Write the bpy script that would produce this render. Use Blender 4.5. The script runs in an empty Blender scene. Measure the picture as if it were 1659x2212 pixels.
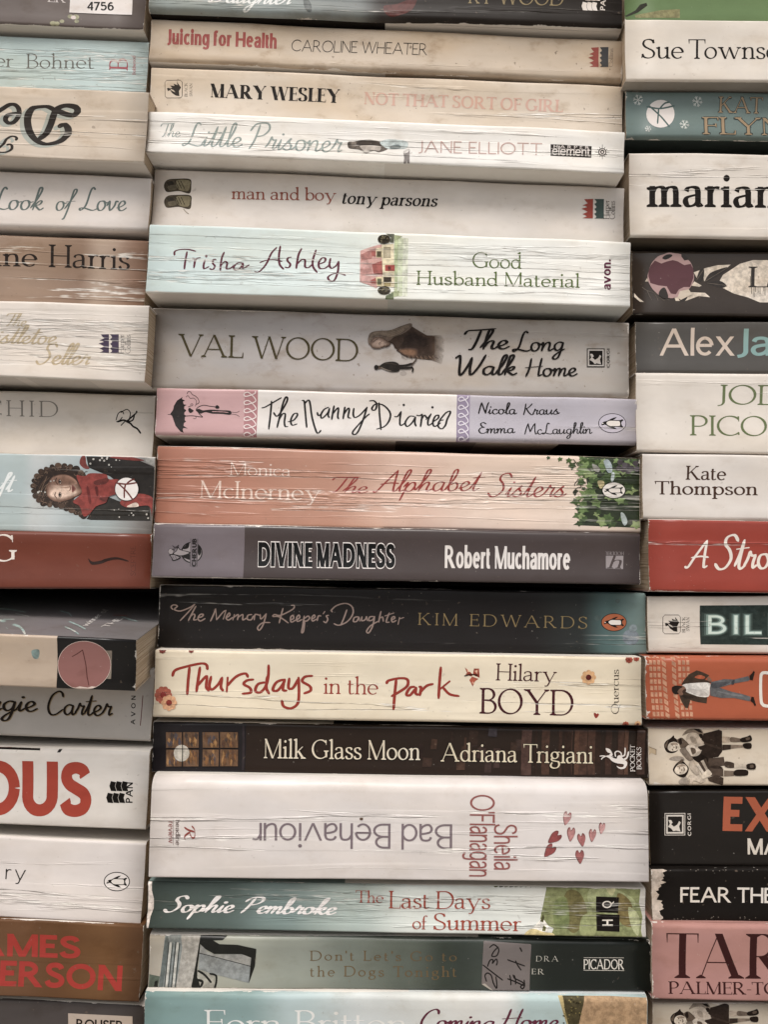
import bpy, math, random
from math import radians, sin, cos, pi, atan2, hypot
from mathutils import Vector, Matrix
from mathutils.geometry import delaunay_2d_cdt

# ---------------------------------------------------------------- camera
FPX = 1667.0                    # focal length, in pixels of a 1659 x 2212 picture
PITCH, ROLL = 4.6, 1.0
CAM = Vector((0.0, -0.31, 0.187))
scene = bpy.context.scene
COL = scene.collection
cd = bpy.data.cameras.new('camera')
cam = bpy.data.objects.new('camera', cd)
COL.objects.link(cam)
MROT = Matrix.Rotation(radians(90 + PITCH), 3, 'X') @ Matrix.Rotation(radians(ROLL), 3, 'Z')
cam.matrix_world = Matrix.Translation(CAM) @ MROT.to_4x4()
cd.sensor_fit = 'VERTICAL'
cd.sensor_height = 36.0
cd.lens = 36.0 * FPX / 2212.0
cd.clip_start = 0.01
cd.clip_end = 50.0
scene.camera = cam

# ---------------------------------------------------------------- light
SUN_EL, SUN_AZ = 56.0, -12.0     # degrees; azimuth from straight in front of the shelf, minus = left
w = bpy.data.worlds.new('World')
scene.world = w
w.use_nodes = True
nt = w.node_tree
nt.nodes.clear()
out = nt.nodes.new('ShaderNodeOutputWorld')
bg = nt.nodes.new('ShaderNodeBackground')
sky = nt.nodes.new('ShaderNodeTexSky')
sky.sky_type = 'NISHITA'
sky.sun_disc = False
sky.sun_elevation = radians(SUN_EL)
sky.sun_rotation = radians(180 - SUN_AZ)
sky.dust_density = 4.0
sky.air_density = 1.0
hs = nt.nodes.new('ShaderNodeHueSaturation')       # an overcast sky: most of the blue is gone
hs.inputs['Saturation'].default_value = 0.12
nt.links.new(sky.outputs[0], hs.inputs['Color'])
nt.links.new(hs.outputs[0], bg.inputs[0])
bg.inputs[1].default_value = 0.085
nt.links.new(bg.outputs[0], out.inputs[0])
sd = bpy.data.lights.new('sun', 'SUN')
sd.energy = 1.5
sd.angle = radians(20)
sd.color = (1.0, 0.94, 0.88)
sun = bpy.data.objects.new('sun', sd)
COL.objects.link(sun)
_d = Vector((sin(radians(SUN_AZ)) * cos(radians(SUN_EL)), -cos(radians(SUN_AZ)) * cos(radians(SUN_EL)), sin(radians(SUN_EL))))
sun.rotation_euler = _d.to_track_quat('Z', 'Y').to_euler()
sun.location = _d * 2
vs = scene.view_settings
scene.display_settings.display_device = 'sRGB'
vs.view_transform = 'Standard'
vs.look = 'None'
vs.exposure = 0.68
vs.gamma = 1.0
vs.use_curve_mapping = False

# ---------------------------------------------------------------- where a pixel of the photograph points
def ray(px, py):
    return (MROT @ Vector(((px - 829.5) / FPX, (1106.0 - py) / FPX, -1.0))).normalized()

CROPS = {}
def _crop(k, ox, oy, wd):
    s = 1659.0 / 2854.0
    CROPS[k] = (ox * s, oy * s, wd / 1659.0 * s)
for _k, _x, _y, _w in [(1, 0, 0, 1427), (2, 1427, 0, 1427), (3, 0, 900, 1427), (4, 1427, 900, 1427), (5, 0, 1900, 1427),
                       (6, 1427, 1900, 1427), (7, 0, 2805, 1427), (8, 1427, 2805, 1427),
                       ('A', 550, 0, 700), ('B', 1250, 380, 600), ('C', 1300, 1150, 1000), ('D', 0, 1650, 600),
                       ('E', 2000, 1650, 450), ('F', 2380, 2400, 474), ('G', 2350, 880, 504), ('H', 540, 3250, 660),
                       ('I', 0, 2180, 620), ('J', 0, 0, 620), ('K', 0, 3600, 620), ('M', 550, 1430, 450),
                       ('N', 550, 1950, 450), ('O', 2150, 2650, 300), ('Q', 1700, 3400, 750), ('R', 2350, 3600, 504), ('V', 1336, 1152, 646.5), ('W', 0, 1654, 1066.5), ('S0', 0, 340, 320), ('S1', 620, 900, 700), ('S2', 960, 1450, 740), ('S3', 600, 2230, 940), ('S4', 600, 2440, 1140),
                       (0, 0, 0, 2854)]:
    _crop(_k, _x, _y, _w)
def P(k, x, y):
    o = CROPS[k]
    return (o[0] + x * o[2], o[1] + y * o[2])

# ---------------------------------------------------------------- colours and materials
def lin(c):
    c /= 255.0
    return c / 12.92 if c <= 0.04045 else ((c + 0.055) / 1.055) ** 2.4
def hexc(h, k=1.0):
    h = h.lstrip('#')
    c = [lin(int(h[i:i + 2], 16)) * k for i in (0, 2, 4)]
    y = 0.30 * c[0] + 0.55 * c[1] + 0.15 * c[2]          # old ink: a little greyer than fresh, darks a little deeper
    t = min(1.0, y / 0.5)
    f = 0.60 + 0.40 * t
    return tuple(min(0.82, max(0.004, (y + (v - y) * 0.86) * f)) for v in c) + (1.0,)

def node(t, kind, **kw):
    n = t.nodes.new(kind)
    for k, v in kw.items():
        setattr(n, k, v)
    return n

def printed_group():
    """Printed card: creases that run along the spine, cracked ink with painted highlights, grime, specks and worn edges."""
    g = bpy.data.node_groups.new('printed_card', 'ShaderNodeTree')
    def inp(n, d, t='NodeSocketFloat'):
        s = g.interface.new_socket(name=n, in_out='INPUT', socket_type=t)
        s.default_value = d
    inp('Color', (0.8, 0.8, 0.8, 1), 'NodeSocketColor')
    inp('Seed', 0.0); inp('Crease', 0.5); inp('Dirt', 0.3); inp('Wear', 0.3); inp('Rough', 0.42)
    inp('HalfW', 0.1); inp('Height', 0.02); inp('Crack', 0.5); inp('Art', 0.0); inp('Scale', 1.0)
    g.interface.new_socket(name='BSDF', in_out='OUTPUT', socket_type='NodeSocketShader')
    gi = node(g, 'NodeGroupInput'); go = node(g, 'NodeGroupOutput')
    L = g.links.new
    def m(op, a, b=None, c=None, clamp=False):
        n = node(g, 'ShaderNodeMath', operation=op, use_clamp=clamp)
        for i, v in enumerate((a, b, c)):
            if v is None: continue
            if isinstance(v, (int, float)): n.inputs[i].default_value = v
            else: L(v, n.inputs[i])
        return n.outputs[0]
    def ss(v, a, b, lo=0.0, hi=1.0):
        n = node(g, 'ShaderNodeMapRange', interpolation_type='SMOOTHSTEP')
        L(v, n.inputs[0])
        for i, q in ((1, a), (2, b), (3, lo), (4, hi)):
            if isinstance(q, (int, float)): n.inputs[i].default_value = q
            else: L(q, n.inputs[i])
        return n.outputs[0]
    tc = node(g, 'ShaderNodeTexCoord')
    sep = node(g, 'ShaderNodeSeparateXYZ'); L(tc.outputs['Object'], sep.inputs[0])
    cmb = node(g, 'ShaderNodeCombineXYZ')
    L(m('MULTIPLY', gi.outputs['Seed'], 1.37), cmb.inputs[0]); L(m('MULTIPLY', gi.outputs['Seed'], 0.73), cmb.inputs[2])
    pv = node(g, 'ShaderNodeVectorMath', operation='ADD'); L(tc.outputs['Object'], pv.inputs[0]); L(cmb.outputs[0], pv.inputs[1])
    pw = node(g, 'ShaderNodeVectorMath', operation='SCALE'); L(pv.outputs[0], pw.inputs[0]); L(gi.outputs['Scale'], pw.inputs['Scale'])
    def noise(sx, sy, sz, detail=2.0, rough=0.5, src=None):
        v = node(g, 'ShaderNodeVectorMath', operation='MULTIPLY'); L((src or pv).outputs[0], v.inputs[0]); v.inputs[1].default_value = (sx, sy, sz)
        n = node(g, 'ShaderNodeTexNoise'); L(v.outputs[0], n.inputs['Vector'])
        n.inputs['Scale'].default_value = 1.0; n.inputs['Detail'].default_value = detail; n.inputs['Roughness'].default_value = rough
        return n.outputs[0]
    # creases
    zc = m('DIVIDE', sep.outputs[2], gi.outputs['Height'])
    mid = m('MULTIPLY', ss(zc, 0.08, 0.2), ss(zc, 0.92, 0.78))
    n1 = noise(6.5, 6, 200, 4.0, 0.52, pw)
    n2 = noise(12, 6, 330, 3.0, 0.5, pw)
    zone = noise(4, 0, 130, 1.0)
    thr = m('SUBTRACT', 0.80, m('MULTIPLY', gi.outputs['Crease'], 0.50))
    z1 = ss(zone, thr, m('ADD', thr, 0.06))
    z2 = ss(noise(9, 0, 170, 1.0), m('ADD', thr, 0.10), m('ADD', thr, 0.20))
    jag = m('MULTIPLY', m('SUBTRACT', noise(150, 0, 420, 2.0), 0.42), 0.055)
    a1 = m('ADD', m('ABSOLUTE', m('SUBTRACT', n1, 0.5)), jag); a2 = m('ABSOLUTE', m('SUBTRACT', n2, 0.5))
    # a crease is a groove with a raised lip on either side, and the sheet sags a little between two of them
    groove = m('SUBTRACT', ss(a1, 0.0, 0.014, 0.35, 0.0), ss(m('ADD', m('ABSOLUTE', m('SUBTRACT', n1, 0.474)), jag), 0.0, 0.030, 1.0, 0.0))
    small = m('MULTIPLY', ss(a2, 0.0, 0.035, 1.0, 0.0), -1.0)
    crease = m('MULTIPLY', m('ADD', m('MULTIPLY', groove, z1), m('MULTIPLY', m('MULTIPLY', small, z2), 0.5)), mid)
    core = m('MULTIPLY', ss(a1, 0.002, 0.018, 1.0, 0.0), m('MULTIPLY', z1, mid))
    ripple = m('MULTIPLY', m('MULTIPLY', noise(14, 0, 170, 1.0), z1), m('MULTIPLY', gi.outputs['Crease'], 0.7))
    fine = noise(2600, 2600, 2600, 2.0)
    h = m('ADD', m('SUBTRACT', ripple, m('MULTIPLY', crease, 1.0)), m('MULTIPLY', fine, 0.035))
    h = m('ADD', h, m('MULTIPLY', noise(60, 0, 90, 2.0), 0.35))
    bump = node(g, 'ShaderNodeBump'); bump.inputs['Strength'].default_value = 0.9; bump.inputs['Distance'].default_value = 0.00040
    L(h, bump.inputs['Height'])
    # colour
    def mix(f, a, b, blend='MIX'):
        n = node(g, 'ShaderNodeMix', data_type='RGBA', blend_type=blend)
        if isinstance(f, (int, float)): n.inputs[0].default_value = f
        else: L(f, n.inputs[0])
        for i, q in ((6, a), (7, b)):
            if isinstance(q, tuple): n.inputs[i].default_value = q
            else: L(q, n.inputs[i])
        return n.outputs[2]
    PAPER = (0.66, 0.61, 0.55, 1); BARE_LIT = (0.83, 0.80, 0.75, 1)
    mott = ss(noise(38, 38, 70, 4.0, 0.6), 0.3, 0.75, 0.93, 1.05)
    hv = node(g, 'ShaderNodeVectorMath', operation='SCALE'); L(gi.outputs['Color'], hv.inputs[0]); L(mott, hv.inputs['Scale'])
    c = hv.outputs[0]
    # printed pictures: ink tone that wanders from spot to spot
    art = m('ADD', m('MULTIPLY', ss(noise(420, 420, 420, 4.0, 0.7), 0.3, 0.7, -0.28, 0.28), gi.outputs['Art']), 1.0)
    ha = node(g, 'ShaderNodeVectorMath', operation='SCALE'); L(c, ha.inputs[0]); L(art, ha.inputs['Scale'])
    c = ha.outputs[0]
    c = mix(m('MULTIPLY', core, gi.outputs['Crack']), c, BARE_LIT)  # cracked ink, made paler than paper as a painted crease highlight
    # paper that has yellowed unevenly
    c = mix(m('MULTIPLY', ss(noise(14, 14, 40, 3.0, 0.6), 0.38, 0.72), m('ADD', m('MULTIPLY', gi.outputs['Dirt'], 0.75), 0.1)), c, (0.93, 0.84, 0.71, 1), 'MULTIPLY')
    grime = m('MULTIPLY', ss(noise(70, 70, 120, 6.0, 0.62), 0.50, 0.78), gi.outputs['Dirt'])
    c = mix(m('MULTIPLY', grime, 0.75), c, (0.52, 0.42, 0.31, 1), 'MULTIPLY')
    near = m('MINIMUM', sep.outputs[2], m('SUBTRACT', gi.outputs['Height'], sep.outputs[2]))
    endd = m('SUBTRACT', gi.outputs['HalfW'], m('ABSOLUTE', sep.outputs[0]))
    rub = m('MULTIPLY', m('MULTIPLY', ss(m('MINIMUM', near, m('MULTIPLY', endd, 0.5)), 0.0, 0.004, 1.0, 0.0), ss(noise(28, 60, 60, 4.0), 0.42, 0.7)), gi.outputs['Dirt'])
    c = mix(m('MULTIPLY', rub, 0.6), c, (0.45, 0.35, 0.26, 1), 'MULTIPLY')
    speck = m('MULTIPLY', ss(noise(520, 520, 520, 2.0), 0.70, 0.76), m('MULTIPLY', gi.outputs['Dirt'], 0.75))
    c = mix(speck, c, (0.16, 0.12, 0.09, 1))
    nick = noise(150, 240, 240, 5.0, 0.7)
    corner = ss(m('MAXIMUM', near, endd), 0.0015, 0.008, 3.6, 1.0)
    lim = m('MULTIPLY', m('MULTIPLY', m('MULTIPLY', ss(nick, 0.46, 0.75), gi.outputs['Wear']), 0.0012), corner)
    lim = m('MULTIPLY', lim, ss(noise(30, 30, 30, 2.0), 0.42, 0.62, 0.15, 1.0))
    edge = m('MINIMUM', near, endd)
    worn = m('LESS_THAN', edge, lim)
    scr = m('MULTIPLY', ss(noise(900, 900, 900, 2.0), 0.75, 0.79), m('MULTIPLY', gi.outputs['Wear'], 0.5))
    c = mix(m('MAXIMUM', m('MULTIPLY', worn, 0.85), scr), c, PAPER)
    b = node(g, 'ShaderNodeBsdfPrincipled')
    L(c, b.inputs['Base Color']); L(bump.outputs[0], b.inputs['Normal'])
    L(m('ADD', gi.outputs['Rough'], m('MULTIPLY', grime, 0.25)), b.inputs['Roughness'])
    L(ss(gi.outputs['Rough'], 0.28, 0.42, 0.36, 0.08), b.inputs['Specular IOR Level'])
    L(b.outputs[0], go.inputs[0])
    return g
GROUP = printed_group()

def paper_material():
    m = bpy.data.materials.new('page_edges'); m.use_nodes = True
    t = m.node_tree; b = t.nodes['Principled BSDF']; L = t.links.new
    tc = node(t, 'ShaderNodeTexCoord')
    v = node(t, 'ShaderNodeVectorMath', operation='MULTIPLY'); v.inputs[1].default_value = (30, 30, 2600); L(tc.outputs['Object'], v.inputs[0])
    n = node(t, 'ShaderNodeTexNoise'); n.inputs['Scale'].default_value = 1; n.inputs['Detail'].default_value = 3; L(v.outputs[0], n.inputs['Vector'])
    r = node(t, 'ShaderNodeValToRGB'); L(n.outputs[0], r.inputs[0])
    r.color_ramp.elements[0].position = 0.3; r.color_ramp.elements[0].color = (0.34, 0.24, 0.15, 1)
    r.color_ramp.elements[1].position = 0.7; r.color_ramp.elements[1].color = (0.62, 0.51, 0.38, 1)
    L(r.outputs[0], b.inputs['Base Color']); b.inputs['Roughness'].default_value = 0.9
    bu = node(t, 'ShaderNodeBump'); bu.inputs['Distance'].default_value = 0.0003; L(n.outputs[0], bu.inputs['Height']); L(bu.outputs[0], b.inputs['Normal'])
    return m
PAGES = paper_material()

def plain_material(name, c, rough):
    m = bpy.data.materials.new(name); m.use_nodes = True
    t = m.node_tree; b = t.nodes['Principled BSDF']
    tc = node(t, 'ShaderNodeTexCoord'); n = node(t, 'ShaderNodeTexNoise'); n.inputs['Scale'].default_value = 40; n.inputs['Detail'].default_value = 6
    t.links.new(tc.outputs['Object'], n.inputs['Vector'])
    r = node(t, 'ShaderNodeValToRGB'); t.links.new(n.outputs[0], r.inputs[0])
    r.color_ramp.elements[0].color = tuple(x * 0.7 for x in c[:3]) + (1,)
    r.color_ramp.elements[1].color = c
    t.links.new(r.outputs[0], b.inputs['Base Color']); b.inputs['Roughness'].default_value = rough
    return m

# ---------------------------------------------------------------- lettering: drawn glyph by glyph with a broad pen
# L/l = straight thick/thin stroke, E = elliptic arc cx,cy,rx,ry,a0,a1, S = spline, W = bowl x,ytop,ybot,xr, o = dot x,y,r
# F/f U/u = foot/head serif of a thick/thin stem, h = flag serif, B = beak x,y0,y1
CAPS = {
'A': 'l 0,0 310,700;L 310,700 640,0;l 118,240 530,240;f 0;F 640',
'B': 'L 90,0 90,700;W 90,700,370,420;W 90,370,0,470;F 90;U 90',
'C': 'E 370,350,340,350,44,318;B 615,680,500;B 625,40,120',
'D': 'L 90,0 90,700;W 90,700,0,660;F 90;U 90',
'E': 'L 90,0 90,700;l 90,700 450,700;l 90,365 390,365;l 90,0 470,0;B 450,700,560;B 470,0,150;B 390,440,290;F 90;U 90',
'F': 'L 90,0 90,700;l 90,700 450,700;l 90,360 390,360;B 450,700,560;B 390,440,290;F 90;U 90',
'G': 'E 370,350,340,350,44,325;L 615,300 615,60;B 610,680,500;U 615,300',
'H': 'L 90,0 90,700;L 570,0 570,700;l 90,360 570,360;F 90;U 90;F 570;U 570',
'I': 'L 90,0 90,700;F 90;U 90',
'J': 'L 170,700 170,110;S 170,120 160,40 110,-30 10,-60;U 170',
'K': 'L 90,0 90,700;l 90,270 510,700;L 235,420 580,0;F 90;U 90;u 510;F 580',
'L': 'L 90,0 90,700;l 90,0 450,0;B 450,0,170;F 90;U 90',
'M': 'l 90,0 90,700;L 90,700 400,0;l 400,0 710,700;L 710,0 710,700;f 90;F 710',
'N': 'l 90,0 90,700;L 90,700 590,0;l 590,0 590,700;f 90;u 590',
'O': 'E 375,350,340,350,0,360',
'P': 'L 90,0 90,700;W 90,700,320,470;F 90;U 90',
'Q': 'E 375,350,340,350,0,360;L 400,60 640,-150',
'R': 'L 90,0 90,700;W 90,700,340,450;L 270,340 570,0;F 90;U 90;F 570',
'S': 'S 435,570 390,660 270,700 140,660 90,540 150,430 270,360 400,285 455,175 405,50 265,0 125,35 65,150;B 440,680,540;B 62,20,170',
'T': 'L 300,0 300,700;l 20,700 580,700;B 20,700,550;B 580,700,550;F 300',
'U': 'L 90,700 90,230;E 320,230,230,230,180,360;L 550,230 550,700;U 90;u 550',
'V': 'L 10,700 320,0;l 320,0 620,700;U 10;u 620',
'W': 'L 10,700 240,0;l 240,0 450,700;L 450,700 690,0;l 690,0 900,700;U 10;u 900',
'X': 'L 30,700 570,0;l 20,0 560,700;U 30;u 560;f 20;F 570',
'Y': 'L 10,700 310,330;l 310,330 600,700;L 310,340 310,0;U 10;u 600;F 310',
'Z': 'l 40,700 540,700;L 540,700 30,0;l 30,0 560,0',
'0': 'E 250,350,200,350,0,360', '1': 'L 200,0 200,700;l 60,560 200,690',
'2': 'S 60,540 120,670 250,700 390,640 410,500 320,320 60,10;l 50,0 440,0',
'3': 'S 60,600 160,690 280,690 390,600 380,450 230,380;S 230,380 400,330 430,180 330,30 180,0 50,90',
'4': 'L 360,0 360,700;l 360,700 40,200;l 40,190 480,190',
'5': 'l 400,690 120,690;l 120,690 90,380;S 90,370 230,440 390,390 440,220 350,40 200,0 60,80',
'6': 'S 380,640 250,690 110,540 70,280 130,60 250,0 390,70 430,220 370,380 240,430 120,360 80,240',
'7': 'l 40,690 450,690;L 450,690 180,0',
'.': 'o 50,45,55', "'": 'L 40,700 40,520', '-': 'l 30,260 260,260', '·': 'o 60,300,60',
}
LOWS = {
'a': 'S 80,350 120,425 215,450 310,420 340,320;L 340,330 340,70;S 340,90 352,20 395,5 440,40;S 340,270 210,245 100,200 65,110 110,15 195,0 290,50 340,130',
'b': 'L 85,0 85,720;E 255,225,175,225,-155,155;h 85,720',
'c': 'E 245,225,185,225,48,318',
'd': 'L 410,0 410,720;E 240,225,175,225,25,335;h 410,720;d 410',
'e': 'l 70,245 420,245;E 245,225,178,225,5,318',
'f': 'L 140,0 140,570;S 140,560 160,665 230,718 320,690;l 40,450 270,450;F 140',
'g': 'E 215,310,140,140,0,360;S 125,200 80,150 120,85 260,60 375,30 405,-70 340,-170 200,-205 75,-170 45,-85 110,0;S 320,410 370,445 430,440',
'h': 'L 85,0 85,720;S 85,310 150,415 240,450 335,420 365,300;L 365,320 365,0;h 85,720;F 85;F 365',
'i': 'L 85,0 85,450;o 85,620,58;h 85,450;F 85',
'j': 'L 110,-100 110,450;S 110,-90 90,-180 0,-200;o 110,620,58;h 110,450',
'k': 'L 85,0 85,720;l 85,190 360,450;L 180,280 400,0;h 85,720;F 85;F 400',
'l': 'L 85,0 85,720;h 85,720;F 85',
'm': 'L 85,0 85,450;S 85,310 150,415 235,450 320,420 345,300;L 345,320 345,0;S 345,310 410,415 495,450 580,420 605,300;L 605,320 605,0;h 85,450;F 85;F 345;F 605',
'n': 'L 85,0 85,450;S 85,310 150,415 240,450 335,420 365,300;L 365,320 365,0;h 85,450;F 85;F 365',
'o': 'E 245,225,188,225,0,360',
'p': 'L 85,-210 85,450;E 255,225,175,225,-155,155;h 85,450;F 85,-210',
'q': 'L 410,-210 410,450;E 240,225,175,225,25,335;F 410,-210',
'r': 'L 85,0 85,450;S 85,290 135,400 200,445 290,430;h 85,450;F 85',
's': 'S 310,360 270,430 190,450 105,425 80,345 130,270 205,230 295,180 325,105 280,20 185,0 100,25 62,110',
't': 'L 130,570 130,100;S 130,110 150,15 220,0 300,45;l 40,450 270,450',
'u': 'L 85,450 85,140;S 85,150 110,35 190,0 295,45 360,140;L 365,0 365,450;h 85,450;h 365,450;d 365',
'v': 'L 10,450 210,0;l 210,0 410,450;X 10,450;x 410,450',
'w': 'L 10,450 180,0;l 180,0 320,450;L 320,450 490,0;l 490,0 650,450;X 10,450;x 650,450',
'x': 'L 20,450 390,0;l 10,0 380,450;X 20,450;x 380,450;f 10;F 390',
'y': 'L 10,450 215,0;l 420,450 215,0;S 225,20 170,-110 110,-190 20,-190;X 10,450;x 420,450',
'z': 'l 40,450 350,450;L 350,450 30,0;l 30,0 370,0',
}
SANS = dict(LOWS)
SANS.update({
'a': 'S 80,350 120,425 215,450 310,420 345,320;L 345,330 345,0;S 345,265 210,245 100,200 65,110 110,15 195,0 290,50 345,130',
'g': 'E 235,225,170,225,25,335;L 400,450 400,-40;S 400,-30 370,-165 240,-205 90,-150',
't': 'L 130,590 130,100;S 130,110 150,15 210,0 270,10;l 40,450 260,450',
'y': 'L 10,450 210,0;L 410,450 210,0;S 215,10 170,-130 120,-190 40,-190',
})
SCRIPT = {
'a': ('230,280 140,300 55,210 60,60 130,5 215,100 245,285|245,285 228,100 255,8 330,80', 300),
'b': ('0,60 120,400 145,640 105,700 65,600 55,250 70,60 130,0 220,60 230,190 170,270 90,200', 270),
'c': ('215,235 165,300 80,250 40,130 90,10 170,10 260,90', 235),
'd': ('230,280 140,300 55,210 60,60 130,5 215,100 300,690|262,420 230,90 260,5 340,80', 310),
'e': ('0,80 110,130 190,220 150,300 80,270 40,150 80,20 160,5 250,90', 230),
'f': ('0,60 120,350 225,620 215,710 155,680 120,400 85,0 45,-270 5,-290|10,300 240,330', 200),
'g': ('230,280 140,300 55,210 60,70 130,10 215,100 245,290|245,290 215,0 165,-240 90,-300 40,-240 120,-100 300,60', 280),
'h': ('0,60 120,380 185,640 145,710 105,600 60,0|65,60 130,240 200,300 235,240 215,80 250,5 330,80', 300),
'i': ('0,60 80,290|80,290 55,80 80,5 150,80|*105,430', 135),
'k': ('0,60 120,380 185,640 145,710 105,600 60,0|70,130 170,285 230,270 190,170 90,150|90,150 180,40 235,0 300,70', 285),
'l': ('0,60 110,350 175,640 135,710 90,560 60,150 80,10 150,60', 130),
'm': ('0,200 40,290 48,150 30,0|35,60 90,250 150,300 170,220 155,0|160,60 220,260 280,300 300,220 285,60 320,5 390,80', 365),
'n': ('0,200 40,290 45,150 30,0|35,60 100,250 180,300 212,220 198,60 230,5 310,80', 285),
'o': ('170,300 70,270 40,130 90,10 180,20 230,150 190,280 130,295|195,280 240,240 310,265', 275),
'p': ('0,150 60,290 45,50 5,-290|45,100 120,270 195,290 225,180 180,30 110,0 50,40|225,150 250,60 290,70', 270),
'r': ('0,60 60,200 95,345 105,300|100,310 150,268 205,285|205,285 165,120 175,20 240,75', 225),
's': ('0,70 130,300 150,310|150,310 120,230 180,130 160,30 90,0 20,40|160,30 220,40 260,100', 240),
't': ('0,60 80,300 140,600|140,600 95,250 80,60 120,0 200,80|10,410 240,440', 175),
'u': ('0,150 50,290 38,120 65,10 130,30 210,150 245,290|245,290 222,90 245,10 320,80', 300),
'v': ('0,150 50,290 70,100 110,5 190,150 210,290 270,270', 255),
'w': ('0,150 45,290 40,80 100,5 180,120 205,280|205,280 190,80 250,5 330,130 340,290 400,260', 375),
'x': ('0,60 60,280 150,40 260,60|230,290 60,10', 250),
'y': ('0,150 50,290 52,120 110,55 200,150 240,290|240,290 205,-40 120,-280 30,-260 90,-120 290,60', 275),
'A': ('0,20 60,0 170,260 370,700|370,700 385,300 410,20 480,50|100,250 300,290 470,270', 470),
'C': ('380,540 350,660 260,700 120,560 50,250 110,20 240,0 400,160', 390),
'D': ('190,690 150,300 120,0|20,520 110,690 330,700 460,520 420,190 260,10 110,0 40,50', 490),
'E': ('330,600 230,700 130,610 190,430 260,385 140,360 60,190 130,15 260,20 370,130', 340),
'H': ('140,690 120,300 60,0|400,700 370,300 375,30 450,70|20,340 440,390', 445),
'J': ('300,700 260,200 160,-120 30,-60', 320),
'K': ('160,690 120,300 60,0|420,690 270,460 120,360|180,390 280,150 390,0 490,70', 440),
'L': ('330,640 270,700 215,560 160,150 60,0 25,60 140,70 350,0 480,70', 420),
'M': ('20,0 100,400 180,690|180,690 215,400 260,150|260,150 380,500 480,700|480,700 465,300 490,20 570,70', 540),
'N': ('40,0 100,400 150,690|150,690 220,400 310,20|310,20 350,400 420,720', 400),
'P': ('220,660 150,250 70,0|30,500 140,680 370,700 430,560 330,400 170,350', 410),
'R': ('220,660 150,250 70,0|30,500 140,680 370,700 420,560 320,400 170,370|230,380 320,100 400,0 470,60', 450),
'S': ('390,580 310,705 180,660 160,520 250,390 290,210 200,30 80,0 0,110', 370),
'T': ('310,690 260,300 200,20 140,0|10,540 60,670 250,690 580,730', 350),
'W': ('20,590 90,690 120,500 140,100 190,0 300,350 350,620|350,620 345,200 390,0 520,300 620,710', 580),
"'": ('40,700 20,560', 80),
}

def hull(pts):
    pts = sorted(set((round(a, 5), round(b, 5)) for a, b in pts))
    if len(pts) < 3: return None
    def half(ps):
        r = []
        for p in ps:
            while len(r) > 1 and (r[-1][0] - r[-2][0]) * (p[1] - r[-2][1]) - (r[-1][1] - r[-2][1]) * (p[0] - r[-2][0]) <= 1e-9: r.pop()
            r.append(p)
        return r
    a = half(pts); b = half(pts[::-1])
    h = a[:-1] + b[:-1]
    return h if len(h) > 2 else None

def spline(pts, n=6, closed=False):
    m = len(pts)
    if m == 2 and not closed: return list(pts)
    r = []
    rng = m if closed else m - 1
    for i in range(rng):
        if closed: p0, p1, p2, p3 = pts[i - 1], pts[i], pts[(i + 1) % m], pts[(i + 2) % m]
        else: p0, p1, p2, p3 = pts[max(i - 1, 0)], pts[i], pts[i + 1], pts[min(i + 2, m - 1)]
        for k in range(n):
            t = k / n; t2 = t * t; t3 = t2 * t
            r.append(tuple(0.5 * (2 * p1[j] + (p2[j] - p0[j]) * t + (2 * p0[j] - 5 * p1[j] + 4 * p2[j] - p3[j]) * t2 + (3 * p1[j] - p0[j] - 3 * p2[j] + p3[j]) * t3) for j in (0, 1)))
    if not closed: r.append(tuple(pts[-1]))
    return r

def clip_axis(poly, ax, lim, keep_above):
    r = []
    n = len(poly)
    for i in range(n):
        a, b = poly[i - 1], poly[i]
        ia = (a[ax] >= lim) == keep_above or a[ax] == lim
        ib = (b[ax] >= lim) == keep_above or b[ax] == lim
        if ia != ib:
            t = (lim - a[ax]) / (b[ax] - a[ax])
            q = [a[0] + (b[0] - a[0]) * t, a[1] + (b[1] - a[1]) * t]; q[ax] = lim
            r.append(tuple(q))
        if ib: r.append(b)
    return r

FONT = {
'serif':   dict(thick=84, thin=32, pen=14, ser=62, xh=430),
'serifb':  dict(thick=120, thin=44, pen=10, ser=60, xh=450),
'light':   dict(thick=62, thin=26, pen=16, ser=56, xh=410),
'didone':  dict(thick=132, thin=22, pen=0, ser=78, xh=450),
'fat':     dict(thick=205, thin=34, pen=0, ser=56, xh=470),
'sans':    dict(thick=84, thin=78, pen=0, ser=0, xh=500),
'thin':    dict(thick=50, thin=47, pen=0, ser=0, xh=490),
'bold':    dict(thick=140, thin=118, pen=0, ser=0, xh=510),
'heavy':   dict(thick=210, thin=150, pen=0, ser=0, xh=540),
'flare':   dict(thick=110, thin=62, pen=10, ser=14, xh=470),
}

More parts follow.
